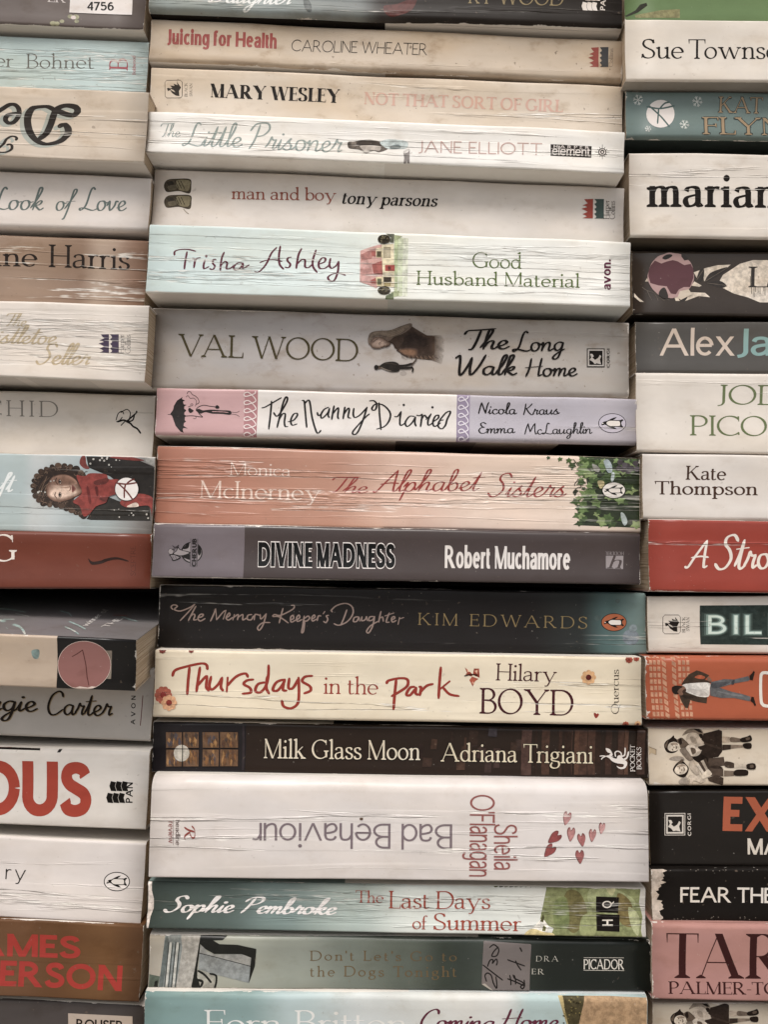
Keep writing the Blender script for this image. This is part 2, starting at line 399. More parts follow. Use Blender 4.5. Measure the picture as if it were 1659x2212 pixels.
def roman(ch, st, extra):
    src = CAPS.get(ch)
    low = src is None
    if low: src = (LOWS if st['ser'] else SANS).get(ch, 'o 50,45,40')
    T, t, pen, sl = st['thick'] + extra, st['thin'] + extra, radians(st['pen']), st['ser']
    XH = st['xh']
    def my(y):
        if not low: return y
        if y <= 0: return y
        if y <= 450: return y * XH / 450.0
        return XH + (y - 450) * (720 - XH) / 270.0
    zone = XH if low else 700.0
    hi = t * 0.5 - extra * 0.5
    def ins(y):
        k = max(-1.0, min(1.0, 1 - 2 * y / zone))
        return y + hi * k
    def wid(a): return t + (T - t) * abs(sin(a - pen)) ** 1.5
    polys = []
    def strip(pts):
        pts = [(x, ins(y)) for x, y in pts]
        off = []
        for i, p in enumerate(pts):
            a, b = pts[max(i - 1, 0)], pts[min(i + 1, len(pts) - 1)]
            an = atan2(b[1] - a[1], b[0] - a[0]); wd = wid(an) / 2
            off.append(((p[0] - sin(an) * wd, p[1] + cos(an) * wd), (p[0] + sin(an) * wd, p[1] - cos(an) * wd)))
        for i in range(len(off) - 1):
            polys.append(hull([off[i][0], off[i][1], off[i + 1][0], off[i + 1][1]]))
    for tok in src.split(';'):
        k, rest = tok[0], tok[2:]
        nums = [[float(v) for v in q.split(',')] for q in rest.split(' ')]
        if k in 'Ll':
            wd = T if k == 'L' else t
            pts = [(q[0], my(q[1])) for q in nums]
            ys = [q[1] for q in pts]
            (x0, y0), (x1, y1) = pts
            if abs(y1 - y0) < 1:
                y0 = y1 = ins(y0)
                e = 0 if sl else t * 0.0
                polys.append([(x0 - e, y0 - t / 2), (x1 + e, y0 - t / 2), (x1 + e, y0 + t / 2), (x0 - e, y0 + t / 2)])
            else:
                ln = hypot(x1 - x0, y1 - y0); dx, dy = (x1 - x0) / ln, (y1 - y0) / ln
                e = wd
                q = [(x0 - dx * e - dy * wd / 2, y0 - dy * e + dx * wd / 2), (x0 - dx * e + dy * wd / 2, y0 - dy * e - dx * wd / 2),
                     (x1 + dx * e + dy * wd / 2, y1 + dy * e - dx * wd / 2), (x1 + dx * e - dy * wd / 2, y1 + dy * e + dx * wd / 2)]
                q = clip_axis(q, 1, min(ys) - extra * .5, True); q = clip_axis(q, 1, max(ys) + extra * .5, False)
                polys.append(q)
        elif k == 'E':
            cx, cy, rx, ry, a0, a1 = nums[0]
            n = max(6, int(abs(a1 - a0) / 13))
            rx2 = rx - (T - 60) * 0.22 if T > 100 and abs(a1 - a0) > 200 else rx
            strip([(cx + (rx - rx2) * 0 + rx2 * cos(radians(a0 + (a1 - a0) * i / n)), my(cy + ry * sin(radians(a0 + (a1 - a0) * i / n)))) for i in range(n + 1)])
        elif k == 'W':
            x0, yt, yb, xr = nums[0]
            yt, yb = my(yt), my(yb)
            xm = x0 + (xr - x0) * 0.42
            pts = [(x0, yt), (xm, yt)] + [(xm + (xr - xm) * sin(pi * i / 12), (yt + yb) / 2 + (yt - yb) / 2 * cos(pi * i / 12)) for i in range(1, 12)] + [(xm, yb), (x0, yb)]
            strip(pts)
        elif k == 'S':
            strip(spline([(q[0], my(q[1])) for q in nums], 5))
        elif k == 'o':
            x, y, r = nums[0]
            r = max(r * 0.85, T * 0.56); y = my(y) if low else y
            if not low and ch == '.': y = r
            polys.append([(x + r * cos(i * pi / 6), y + r * sin(i * pi / 6)) for i in range(12)])
        elif sl:
            x = nums[0][0]; y = my(nums[0][1]) if len(nums[0]) > 1 and k != 'B' else None
            th = t * 0.85; br = sl * 0.5
            if k in 'FfUuXx':
                wd = T if k in 'FUX' else t
                s = 1 if k in 'Ff' else -1
                if y is None: y = 0.0 if k in 'Ff' else 700.0
                a = wd / 2 + sl
                polys.append([(x - a, y), (x + a, y), (x + a, y + s * th), (x + wd / 2, y + s * (th + br)), (x - wd / 2, y + s * (th + br)), (x - a, y + s * th)])
            elif k == 'd':
                polys.append([(x, 0), (x + T / 2 + sl, 0), (x + T / 2 + sl, th), (x + T / 2, th + br), (x, th + br)])
            elif k == 'h':
                polys.append([(x + T / 2, y), (x - T / 2 - sl, y - 30), (x - T / 2 - sl, y - 30 - th), (x - T / 2, y - 30 - th - br), (x + T / 2, y - 120)])
            elif k == 'B':
                y0, y1 = nums[0][1], nums[0][2]
                ya, yb2 = y0, y1
                polys.append([(x - t * 1.1, ya), (x + t * .35, ya), (x + t * .35, yb2), (x - t * .25, yb2)])
    return [q for q in polys if q]

def dabs(pts, wfun, taper=0.55, nseg=8):
    res = []; prev = None; n = len(pts)
    for i, p in enumerate(pts):
        a, b = pts[max(i - 1, 0)], pts[min(i + 1, n - 1)]
        r = wfun(atan2(b[1] - a[1], b[0] - a[0])) / 2
        if i in (0, n - 1): r *= taper
        ring = [(p[0] + r * cos(2 * pi * (j + .5) / nseg), p[1] + r * sin(2 * pi * (j + .5) / nseg)) for j in range(nseg)]
        if prev: res.append(hull(prev + ring))
        prev = ring
    return [q for q in res if q]

def script(ch, thick, thin, pen):
    src, adv = SCRIPT.get(ch, ('0,0 10,10', 120))
    pn = radians(pen)
    def wf(a): return thin + (thick - thin) * abs(sin(a - pn)) ** 1.3
    polys = []
    for s in src.split('|'):
        if s[0] == '*':
            x, y = [float(v) for v in s[1:].split(',')]
            r = thick * 0.62
            polys.append([(x + r * cos(i * pi / 4), y + r * sin(i * pi / 4)) for i in range(8)])
            continue
        pts = [tuple(float(v) for v in q.split(',')) for q in s.split(' ')]
        polys += dabs(spline(pts, 4), wf)
    return polys, adv

KERN = {'AV': -70, 'VA': -80, 'AW': -60, 'WA': -60, 'To': -60, 'Tr': -50, 'AY': -60, 'LY': -50, 'TA': -60, 'WO': -20, 'TT': 20, 'AT': -60, 'Va': -50, 'LT': -50, 'RY': -30}
def layout(text, font, h, track=0.0, extra=0.0, slant=0.0, thick=None, thin=None, pen=20, squeeze=0.0):
    """polygons in glyph units scaled so that a capital is h high, and the run's width"""
    x = 0.0; polys = []; ends = []
    prev = ''
    for ch in text:
        if ch == ' ':
            x += 230 + track; prev = ''; continue
        if font == 'script':
            g, adv = script(ch, thick or 62, thin or 40, pen)
            g = [[(p[0] + x + slant * p[1], p[1]) for p in q] for q in g]
            x += adv + track
        else:
            g = roman(ch, dict(FONT[font], **{k: v for k, v in (('thick', thick), ('thin', thin)) if v}), extra)
            g0 = g if not extra else roman(ch, dict(FONT[font], **{k: v for k, v in (('thick', thick), ('thin', thin)) if v}), 0.0)
            lo = min(p[0] for q in g0 for p in q); hi = max(p[0] for q in g0 for p in q)
            ends += [x + KERN.get(prev + ch, 0) + p[0] - lo + slant * p[1] for q in g0 for p in q]
            sb = 46 if FONT[font]['ser'] < 20 else 24
            x += KERN.get(prev + ch, 0)
            g = [[(p[0] - lo + x + slant * p[1], p[1]) for p in q] for q in g]
            x += hi - lo + sb + track
        polys += g; prev = ch
    xs = ends or [p[0] for q in polys for p in q]
    a, b = min(xs), max(xs)
    k = h / 700.0
    return [[((p[0] - a) / (b - a), p[1] * k) for p in q] for q in polys]

# ---------------------------------------------------------------- books
def link_mesh(name, verts, faces, mats, parent, midx=None, smooth=False):
    me = bpy.data.meshes.new(name)
    me.from_pydata(verts, [], faces)
    for m in mats: me.materials.append(m)
    if midx: me.polygons.foreach_set('material_index', midx)
    if smooth: me.polygons.foreach_set('use_smooth', [True] * len(me.polygons))
    me.update()
    o = bpy.data.objects.new(name, me)
    COL.objects.link(o)
    o.parent = parent
    return o

def box(x0, x1, y0, y1, z0, z1):
    v = [(x, y, z) for x in (x0, x1) for y in (y0, y1) for z in (z0, z1)]
    f = [(0, 1, 3, 2), (4, 6, 7, 5), (0, 4, 5, 1), (2, 3, 7, 6), (0, 2, 6, 4), (1, 5, 7, 3)]
    return v, f

BOOKS = []
class Book:
    def __init__(self, label, tl, tr, br, bl, d, col, crease=0.4, dirt=0.3, wear=0.35, rough=0.40, rt=1.8, rb=1.2, bow=-0.7,
                 top=None, bot=None, pitch=0.0, ext=None, length=198.0, deep=120.0, yaw=0.0, crack=0.7):
        self.i = len(BOOKS); BOOKS.append(self)
        rnd = random.Random(100 + self.i)
        self.crsc = rnd.choice((0.62, 0.8, 0.95, 1.1, 1.35))
        self.seed = self.i * 0.137 + 0.05
        self.p = dict(Crease=crease, Dirt=dirt, Wear=wear, Rough=rough, Crack=crack)
        n = Matrix.Rotation(radians(yaw), 3, 'Z') @ (Matrix.Rotation(radians(pitch), 3, 'X') @ Vector((0, -1, 0)))
        mid = ((tl[0] + tr[0] + br[0] + bl[0]) / 4, (tl[1] + tr[1] + br[1] + bl[1]) / 4)
        rm = ray(*mid)
        q0 = CAM + rm * ((d / 100.0 - CAM.y) / rm.y)
        self.n, self.q0, self.my = n, q0, mid[1]
        self.sub = {}
        a, b, c, e = (self.hit(*p) for p in (tl, tr, br, bl))
        u = ((b - a).normalized() + (c - e).normalized()).normalized()
        yv = -n
        v = yv.cross(u) * -1
        if v.z < 0: v = -v
        u = v.cross(yv) * -1 if (v.cross(yv)).dot(u) < 0 else v.cross(yv)
        self.u, self.v, self.yv = u, v, yv
        L2 = lambda p: ((p - q0).dot(u), (p - q0).dot(v))
        a, b, c, e = map(L2, (a, b, c, e))
        x0, x1 = (a[0] + e[0]) / 2, (b[0] + c[0]) / 2
        st, sb = (b[1] - a[1]) / (b[0] - a[0]), (c[1] - e[1]) / (c[0] - e[0])
        if ext == 'L': x0 = x1 - length / 1000
        if ext == 'R': x1 = x0 + length / 1000
        xm = (x0 + x1) / 2
        zt, zb = a[1] + st * (xm - a[0]), e[1] + sb * (xm - e[0])
        self.W, self.H, self.st, self.sb = x1 - x0, zt - zb, st, sb
        self.org = q0 + u * xm + v * zb
        self.root = bpy.data.objects.new('paperback_book', None)
        self.root.empty_display_size = 0.01
        COL.objects.link(self.root)
        M = Matrix((u, yv, v)).transposed().to_4x4(); M.translation = self.org
        self.root.matrix_world = M
        self.root['label'] = label; self.root['category'] = 'book'
        self.d = d; self.rt, self.rb, self.bow = rt / 1000, rb / 1000, bow / 1000
        self.deep = deep / 1000
        self.col, self.top, self.bot = col, top, bot
        self.mats = {}
        self.parts = {}
        self.ink = {}
        nc = 14
        ph = rnd.uniform(0, 6)
        self.cols = [(-self.W / 2 + self.W * i / nc) for i in range(nc + 1)]
        self.wav = [0.00018 * sin(ph + i * 0.9) + 0.00012 * sin(ph * 2 + i * 1.7) for i in range(nc + 1)]
        self.wavz = [0.00014 * sin(ph * 3 + i * 1.3) for i in range(nc + 1)]
        rows = []
        for k in range(6):
            t = radians(90 * k / 5)
            rows.append(('b', self.rb - self.rb * cos(t), self.rb - self.rb * sin(t)))
        for k in range(1, 6):
            rows.append(('m', k / 6.0, -self.bow * sin(pi * k / 6)))
        for k in range(5, -1, -1):
            t = radians(90 * k / 5)
            rows.append(('t', self.rt - self.rt * cos(t), self.rt - self.rt * sin(t)))
        self.rows = rows
    def lower_edge(self, drop):
        self.org = self.org - self.v * drop; self.H += drop
        M = self.root.matrix_world.copy(); M.translation = self.org; self.root.matrix_world = M
    # geometry of the spine -------------------------------------------------
    def hit(self, px, py):
        r = ray(px, py)
        return CAM + r * ((self.q0 - CAM).dot(self.n) / r.dot(self.n))
    def uv(self, px, py):
        p = self.hit(px, py) - self.org
        return (p.dot(self.u), p.dot(self.v))
    def wz(self, x):
        t = (x + self.W / 2) / self.W * (len(self.cols) - 1); i = max(0, min(len(self.cols) - 2, int(t))); f = t - i
        return self.wav[i] * (1 - f) + self.wav[i + 1] * f, self.wavz[i] * (1 - f) + self.wavz[i + 1] * f
    def zb(self, x): return self.sb * x
    def zt(self, x): return self.H + self.st * x + self.wz(x)[1]
    def rowz(self, r, x):
        if r[0] == 'b': return self.zb(x) + r[1]
        if r[0] == 't': return self.zt(x) - r[1]
        a, b = self.zb(x) + self.rb, self.zt(x) - self.rt
        return a + (b - a) * r[1]
    def ysurf(self, x, z):
        wv = self.wz(x)[0]
        zs = [self.rowz(r, x) for r in self.rows]
        if z <= zs[0]: return self.rows[0][2] + wv
        for i in range(len(zs) - 1):
            if z <= zs[i + 1]:
                f = (z - zs[i]) / max(1e-9, zs[i + 1] - zs[i])
                return self.rows[i][2] * (1 - f) + self.rows[i + 1][2] * f + wv
        return self.rows[-1][2] + wv
    # materials --------------------------------------------------------------
    def mat(self, col, kind='ink', rough=None):
        key = (str(col), kind)
        if key in self.mats: return self.mats[key]
        m = bpy.data.materials.new('printed_' + kind); m.use_nodes = True
        t = m.node_tree; t.nodes.clear()
        o = node(t, 'ShaderNodeOutputMaterial'); g = node(t, 'ShaderNodeGroup'); g.node_tree = GROUP
        t.links.new(g.outputs[0], o.inputs[0])
        for k, v in self.p.items(): g.inputs[k].default_value = v
        g.inputs['Scale'].default_value = self.crsc
        if rough is not None: g.inputs['Rough'].default_value = rough
        g.inputs['Seed'].default_value = self.seed; g.inputs['HalfW'].default_value = self.W / 2; g.inputs['Height'].default_value = self.H
        if kind == 'art': g.inputs['Art'].default_value = 1.0
        if kind == 'cover': g.inputs['Crease'].default_value = 0; g.inputs['Crack'].default_value = 0; g.inputs['Wear'].default_value = 0.0
        if isinstance(col, str):
            g.inputs['Color'].default_value = hexc(col)
        else:                                     # colour printed in bands along the spine: ('C' hard / 'L' blended, (px, hex), ...)
            tc = node(t, 'ShaderNodeTexCoord'); s = node(t, 'ShaderNodeSeparateXYZ'); t.links.new(tc.outputs['Object'], s.inputs[0])
            mr = node(t, 'ShaderNodeMapRange'); t.links.new(s.outputs[0], mr.inputs[0])
            mr.inputs[1].default_value = -self.W / 2; mr.inputs[2].default_value = self.W / 2
            r = node(t, 'ShaderNodeValToRGB'); t.links.new(mr.outputs[0], r.inputs[0]); t.links.new(r.outputs[0], g.inputs['Color'])
            r.color_ramp.interpolation = 'CONSTANT' if col[0] == 'C' else 'EASE'
            my = self.my
            stops = [((self.uv(px, my)[0] + self.W / 2) / self.W, h) for px, h in col[1:]]
            el = r.color_ramp.elements
            while len(el) < len(stops): el.new(0.5)
            for e2, (ps, h) in zip(el, stops): e2.position = max(0, min(1, ps)); e2.color = hexc(h)
        self.mats[key] = m
        return m
    # printing ----------------------------------------------------------------
    def add(self, part, col, polys, layer=0, face='spine'):
        self.ink.setdefault(part, []).append((col, layer, polys, face))
    def text(self, part, k, s, font, x0, y0, x1, y1, h, col, layer=2, halo=None, **kw):
        """baseline from (x0, y0) to (x1, y1), capitals h high, all in pixels of crop k"""
        a, b = P(k, x0, y0), P(k, x1, y1); hh = h * CROPS[k][2]
        dx, dy = b[0] - a[0], b[1] - a[1]; ln = hypot(dx, dy); ux, uy = dx / ln, dy / ln
        def put(polys): return [[(a[0] + dx * p[0] + uy * p[1], a[1] + dy * p[0] - ux * p[1]) for p in q] for q in polys]
        if halo:
            kw2 = dict(kw); kw2['extra'] = halo[1]
            self.add(part, halo[0], put(layout(s, font, hh, **kw2)), layer - 1)
        self.add(part, col, put(layout(s, font, hh, **kw)), layer)
    def poly(self, part, k, col, pts, layer=0, smooth=False, face='spine'):
        pts = [P(k, *p) for p in pts]
        if smooth: pts = spline(pts, 5, True)
        self.add(part, col, [pts], layer, face)
    def disc(self, part, k, col, cx, cy, rx, ry=None, layer=0, n=22):
        ry = ry or rx
        self.poly(part, k, col, [(cx + rx * cos(2 * pi * i / n), cy + ry * sin(2 * pi * i / n)) for i in range(n)], layer)
    def line(self, part, k, col, pts, wd, layer=1, smooth=True, taper=0.8, face='spine'):
        pts = [P(k, *p) for p in pts]
        if smooth: pts = spline(pts, 4)
        self.add(part, col, dabs(pts, lambda a: wd * CROPS[k][2], taper), layer, face)
    def write(self, part, k, col, strokes, thick, thin, pen=0, layer=2):
        pn = radians(pen); sc = CROPS[k][2]
        wf = lambda a: (thin + (thick - thin) * abs(sin(a + pn)) ** 1.4) * sc
        ps = []
        for st in strokes.split('|'):
            pts = [P(k, *[float(v) for v in q.split(',')]) for q in st.split()]
            if len(pts) == 1: ps.append([(pts[0][0] + thick * .62 * sc * cos(i * pi / 4), pts[0][1] + thick * .62 * sc * sin(i * pi / 4)) for i in range(8)])
            else: ps += dabs(spline(pts, 4), wf, 0.7)
        self.add(part, col, ps, layer)
    # finish ----------------------------------------------------------------
    def build(self):
        R, Cn = self.rows, self.cols
        nr, nc = len(R), len(Cn)
        V = []; F = []
        th = 0.00035
        for j, x in enumerate(Cn):
            for r in R: V.append((x, r[2] + self.wav[j], self.rowz(r, x)))
        n0 = len(V)
        for j, x in enumerate(Cn):
            for i, r in enumerate(R):
                y, z = r[2] + self.wav[j], self.rowz(r, x)
                if r[0] == 'b': t = radians(90 * i / 5); ny, nz = sin(t), cos(t)
                elif r[0] == 't': t = radians(90 * (nr - 1 - i) / 5); ny, nz = sin(t), -cos(t)
                else: ny, nz = 1, 0
                V.append((x, y + ny * th, z + nz * th))
        for j in range(nc - 1):
            for i in range(nr - 1):
                a, b, c, d = j * nr + i, (j + 1) * nr + i, (j + 1) * nr + i + 1, j * nr + i + 1
                F.append((a, b, c, d)); F.append((n0 + a, n0 + d, n0 + c, n0 + b))
        nsm = len(F)
        for i in range(nr - 1):
            F.append((i, i + 1, n0 + i + 1, n0 + i))
            e = (nc - 1) * nr
            F.append((e + i, n0 + e + i, n0 + e + i + 1, e + i + 1))
        o = link_mesh('spine', V, F, [self.mat(self.col, 'spine'), PAGES], self.root)
        sm = [True] * nsm + [False] * (len(F) - nsm)
        o.data.polygons.foreach_set('use_smooth', sm)
        o.data.polygons.foreach_set('material_index', [0] * nsm + [1] * (len(F) - nsm))
        self.spine = o
        # covers and pages
        def slab(name, zf, y0, y1, t, mats, x0=-self.W / 2, x1=self.W / 2):
            VV = []
            for x in (x0, x1):
                for y in (y0, y1):
                    z0, z1 = zf(x)
                    VV += [(x, y, z0), (x, y, z1)]
            f = [(0, 1, 3, 2), (4, 6, 7, 5), (0, 4, 5, 1), (2, 3, 7, 6), (0, 2, 6, 4), (1, 5, 7, 3)]
            return link_mesh(name, VV, f, mats, self.root)
        flat = self.col if isinstance(self.col, str) else self.col[len(self.col) // 2][1]
        ct = self.top or flat; cb = self.bot or flat
        zt0 = lambda x: self.H + self.st * x
        w0, w1 = self.wav[0], self.wavz
        self.upper = slab('upper_cover', lambda x: (zt0(x) - th, zt0(x) + self.wz(x)[1]), self.rt + self.wav[0] * 0.5, self.deep, th, [self.mat(ct, 'cover')])
        slab('lower_cover', lambda x: (self.zb(x), self.zb(x) + th), self.rb + self.wav[0] * 0.5, self.deep, th, [self.mat(cb, 'cover')])
        slab('page_block', lambda x: (self.zb(x) + th * 1.3, zt0(x) - th * 1.6), max(self.rb, self.rt) + 0.0009, self.deep - 0.001, th, [PAGES], -self.W / 2 + 0.0006, self.W / 2 - 0.0006)
        # ink of one colour and layer is one film; every film lies a hair above the one printed before it
        films = {}
        for part, items in self.ink.items():
            for col, layer, polys, face in items:
                films.setdefault((layer, part, str(col), face), [col, []])[1].extend(polys)
        order = sorted(films, key=lambda k: k[0])
        byp = {}
        for rank, k in enumerate(order):
            byp.setdefault(k[1], []).append((films[k][0], rank, films[k][1], k[3]))
        for part, items in byp.items():
            self.print_part(part, items)
        for part, par in self.sub.items():
            if part in self.parts and par in self.parts: self.parts[part].parent = self.parts[par]
    def print_part(self, part, items):
        verts, faces, midx, mats = [], [], [], []
        eps = 1e-4
        for n_it, (col, layer, polys, face) in enumerate(items):
            vs, fs = [], []
            W2 = self.W / 2 - 0.0002
            def conv(px, py):
                if face == 'spine': return self.uv(px, py)
                r = ray(px, py); pt = self.org + self.v * self.H
                p = CAM + r * ((pt - CAM).dot(self.v) / r.dot(self.v)) - self.org
                return (p.dot(self.u), p.dot(self.yv))
            lo = hi = None
            for q in polys:
                q = [conv(*p) for p in q]
                if face == 'spine':
                    q = [(x, z - self.zb(x)) for x, z in q]              # shear so that the lower edge is level
                    q = clip_axis(q, 1, self.rb * 0.12, True)
                    q = [(x, z + self.zb(x) - self.zt(x)) for x, z in q] if q else q
                    q = clip_axis(q, 1, -self.rt * 0.12, False) if q else q
                    q = [(x, z + self.zt(x)) for x, z in q] if q else q
                else:
                    q = clip_axis(q, 1, self.rt, True)
                if q: q = clip_axis(q, 0, -W2, True)
                if q: q = clip_axis(q, 0, W2, False)
                if len(q) < 3: continue
                q = [(x * 1000, z * 1000) for x, z in q]
                r = []
                for p in q:
                    if not r or abs(p[0] - r[-1][0]) + abs(p[1] - r[-1][1]) > 2e-3: r.append(p)
                if len(r) > 1 and abs(r[0][0] - r[-1][0]) + abs(r[0][1] - r[-1][1]) < 2e-3: r.pop()
                if len(r) < 3: continue
                ar = sum(r[i - 1][0] * r[i][1] - r[i][0] * r[i - 1][1] for i in range(len(r)))
                if abs(ar) < 1e-4: continue
                if ar < 0: r.reverse()
                b0 = len(vs)
                vs += [Vector(p) for p in r]; fs.append(list(range(b0, len(vs))))
            if not fs: continue
            xa, xb = min(p[0] for p in vs), max(p[0] for p in vs)
            za, zb_ = min(p[1] for p in vs), max(p[1] for p in vs)
            ed = []
            if face == 'spine':
                for x in self.cols[1:-1]:
                    if xa < x * 1000 < xb:
                        ed.append((len(vs), len(vs) + 1)); vs += [Vector((x * 1000, za - 1)), Vector((x * 1000, zb_ + 1))]
                for r in self.rows:
                    X0, X1 = xa / 1000, xb / 1000
                    xs = [X0] + [x for x in self.cols if X0 < x < X1] + [X1]
                    zz = [self.rowz(r, x) * 1000 for x in xs]
                    if max(zz) < za or min(zz) > zb_: continue
                    for i in range(len(xs) - 1):
                        ed.append((len(vs), len(vs) + 1)); vs += [Vector((xs[i] * 1000, zz[i])), Vector((xs[i + 1] * 1000, zz[i + 1]))]
            res = delaunay_2d_cdt(vs, ed, fs, 0, eps, True)
            mt = self.mat(col, 'art' if 'picture' in part or '_art' in part else 'ink')
            if mt not in mats: mats.append(mt)
            mi = mats.index(mt)
            b0 = len(verts)
            off = 0.00004 + 0.000008 * layer + (0.00012 if 'sticker' in part else 0.0)
            rv, rf, of = res[0], res[2], res[5]
            used = {}
            for f, og in zip(rf, of):
                if not og: continue
                for i in f:
                    if i not in used:
                        x, z = rv[i][0] / 1000, rv[i][1] / 1000
                        used[i] = len(verts)
                        if face == 'spine': verts.append((x, self.ysurf(x, z) - off, z))
                        else: verts.append((x, z, self.H + self.st * x + self.wz(x)[1] + off))
                ff = [used[i] for i in f]
                faces.append(ff); midx.append(mi)
        if faces:
            o = link_mesh(part.split('#')[0], verts, faces, mats, self.root, midx, True)
            # face outwards: -y for the spine, +z for a cover
            me = o.data
            flip = any(me.polygons[i].normal[1] > 0.2 for i in range(min(5, len(me.polygons)))) if items[0][3] == 'spine' else me.polygons[0].normal[2] < 0
            if flip: me.flip_normals()
            self.parts[part] = o

def hexmix(a, b, t):
    p = [int(a[i:i + 2], 16) for i in (1, 3, 5)]; q = [int(b[i:i + 2], 16) for i in (1, 3, 5)]
    return '#%02x%02x%02x' % tuple(int(round(x + (y - x) * t)) for x, y in zip(p, q))
def blend(b, part, k, outer, inner, c0, c1, n, layer, smooth=True):
    """a printed tone that runs from c0 at the outer outline to c1 at the inner one (same number of points)"""
    for i in range(n):
        t = i / (n - 1)
        b.poly(part, k, hexmix(c0, c1, t), [(o[0] + (q[0] - o[0]) * t, o[1] + (q[1] - o[1]) * t) for o, q in zip(outer, inner)], layer + i * 0.01, smooth)

# ---------------------------------------------------------------- small printed emblems
def penguin(b, k, cx, cy, rx, ry, fill, line_c, part='publisher_emblem', bird='#1d1815', belly='#d8d0c8', lw=0.06, up=0):
    b.disc(part, k, line_c, cx, cy, rx, ry, up + 1, 30)
    b.disc(part, k, fill, cx, cy, rx * (1 - lw), ry * (1 - lw * 1.3), up + 2, 30)
    body = [(-.8, .2), (-.72, -.05), (-.58, -.18), (-.4, -.22), (-.1, -.45), (.12, -.58), (.32, -.62), (.22, -.48), (.05, -.32), (.55, -.32), (.72, -.42), (.8, -.3), (.68, -.2), (.63, 0),
            (.68, .2), (.78, .35), (.7, .46), (.55, .34), (.12, .38), (.32, .6), (.1, .58), (-.2, .42), (-.42, .2), (-.55, .12), (-.66, .2)]
    b.poly(part, k, bird, [(cx + x * rx, cy + y * ry) for x, y in body], up + 3)
    bel = [(-.42, -.02), (-.22, -.24), (.2, -.24), (.5, -.2), (.55, .05), (.5, .26), (.1, .28), (-.25, .24)]
    b.poly(part, k, belly, [(cx + x * rx, cy + y * ry) for x, y in bel], up + 4, True)
    b.disc(part, k, belly, cx - .68 * rx, cy + .02 * ry, rx * .05, ry * .06, up + 4, 8)

def flame_water(b, k, x0, y0, x1, y1, cf, cw, part='publisher_emblem', txt=None):
    w, h = x1 - x0, y1 - y0
    xm = x0 + w * .49
    pts = [(xm, y0), (xm, y1)]
    tip = [(.0, .99), (.42, .9), (.22, .82), (.0, .78), (.5, .66), (.25, .58), (-.1, .5), (.45, .42), (.3, .36), (.0, .33), (.5, .22), (.3, .12), (.15, .02)]
    pts += [(x0 + (xm - x0) * tx, y0 + h * ty) for tx, ty in tip]
    b.poly(part, k, cf, pts, 2)
    xa = x0 + w * .55
    wv = [(x1, y0), (x1, y1), (xa, y1)]
    for i in range(4):
        ya = y1 - h * i / 4
        wv += [(xa + w * .09, ya - h * .05), (xa + w * .1, ya - h * .12), (xa + w * .03, ya - h * .2), (xa, ya - h * .245)]
    b.poly(part, k, cw, wv, 2)

def swan(b, k, x0, y0, x1, y1, line_c, bg, part='publisher_emblem'):
    w, h = x1 - x0, y1 - y0
    r = .12
    def rr(i): return [(x0 + w * a, y0 + h * c) for a, c in [(r, i), (1 - r, i), (1 - i, r), (1 - i, 1 - r), (1 - r, 1 - i), (r, 1 - i), (i, 1 - r), (i, r)]]
    b.poly(part, k, line_c, rr(0), 1); b.poly(part, k, bg, rr(.03), 2)
    body = [(.12, .45), (.18, .6), (.3, .55), (.42, .72), (.62, .85), (.82, .88), (.8, .6), (.92, .4), (.68, .1), (.72, .28), (.5, .2), (.55, .32), (.3, .3), (.42, .42), (.28, .45), (.5, .55), (.6, .68), (.36, .56), (.3, .45), (.2, .42)]
    b.poly(part, k, line_c, [(x0 + w * a, y0 + h * c) for a, c in body], 3)

def corgi(b, k, x0, y0, x1, y1, dark, light, part='publisher_emblem'):
    w, h = x1 - x0, y1 - y0
    q = lambda pts: [(x0 + w * a, y0 + h * c) for a, c in pts]
    sq = lambda i: q([(i, i), (1 - i, i), (1 - i, 1 - i), (i, 1 - i)])
    b.poly(part, k, dark, sq(0), 1); b.poly(part, k, light, sq(.05), 2); b.poly(part, k, dark, sq(.13), 3)
    b.poly(part, k, light, q([(.16, .3), (.3, .3), (.38, .42), (.3, .5), (.45, .62), (.62, .52), (.72, .35), (.8, .42), (.72, .6), (.78, .85), (.55, .8), (.42, .84), (.3, .7), (.14, .62), (.24, .48)]), 4)

def flags(b, k, x0, y0, x1, y1, c, part='publisher_emblem'):
    w, h = x1 - x0, y1 - y0
    for j in range(3):
        xa, xb = x0 + w * (.1 + .31 * j), x0 + w * (.1 + .31 * j + .27)
        for (ya, yb, s) in ((.02, .46, .06), (.54, .98, -.1)):
            b.poly(part, k, c, [(xa + w * s, y0 + h * ya), (xb + w * s, y0 + h * (ya + .05)), (xb + w * (s - .06), y0 + h * (ya + yb) / 2), (xb + w * (s + .02), y0 + h * (yb + .02)), (xa + w * (s - .0), y0 + h * yb), (xa + w * (s - .08), y0 + h * (ya + yb) / 2)], 2)

def flower(b, k, cx, cy, r, cp, cc, part='picture', n=8, layer=2):
    for i in range(n):
        a = 2 * pi * i / n
        b.disc(part, k, cp, cx + r * .62 * cos(a), cy + r * .62 * sin(a), r * .3, r * .3, layer, 10)
    b.disc(part, k, cc, cx, cy, r * .34, r * .34, layer + 1, 12)

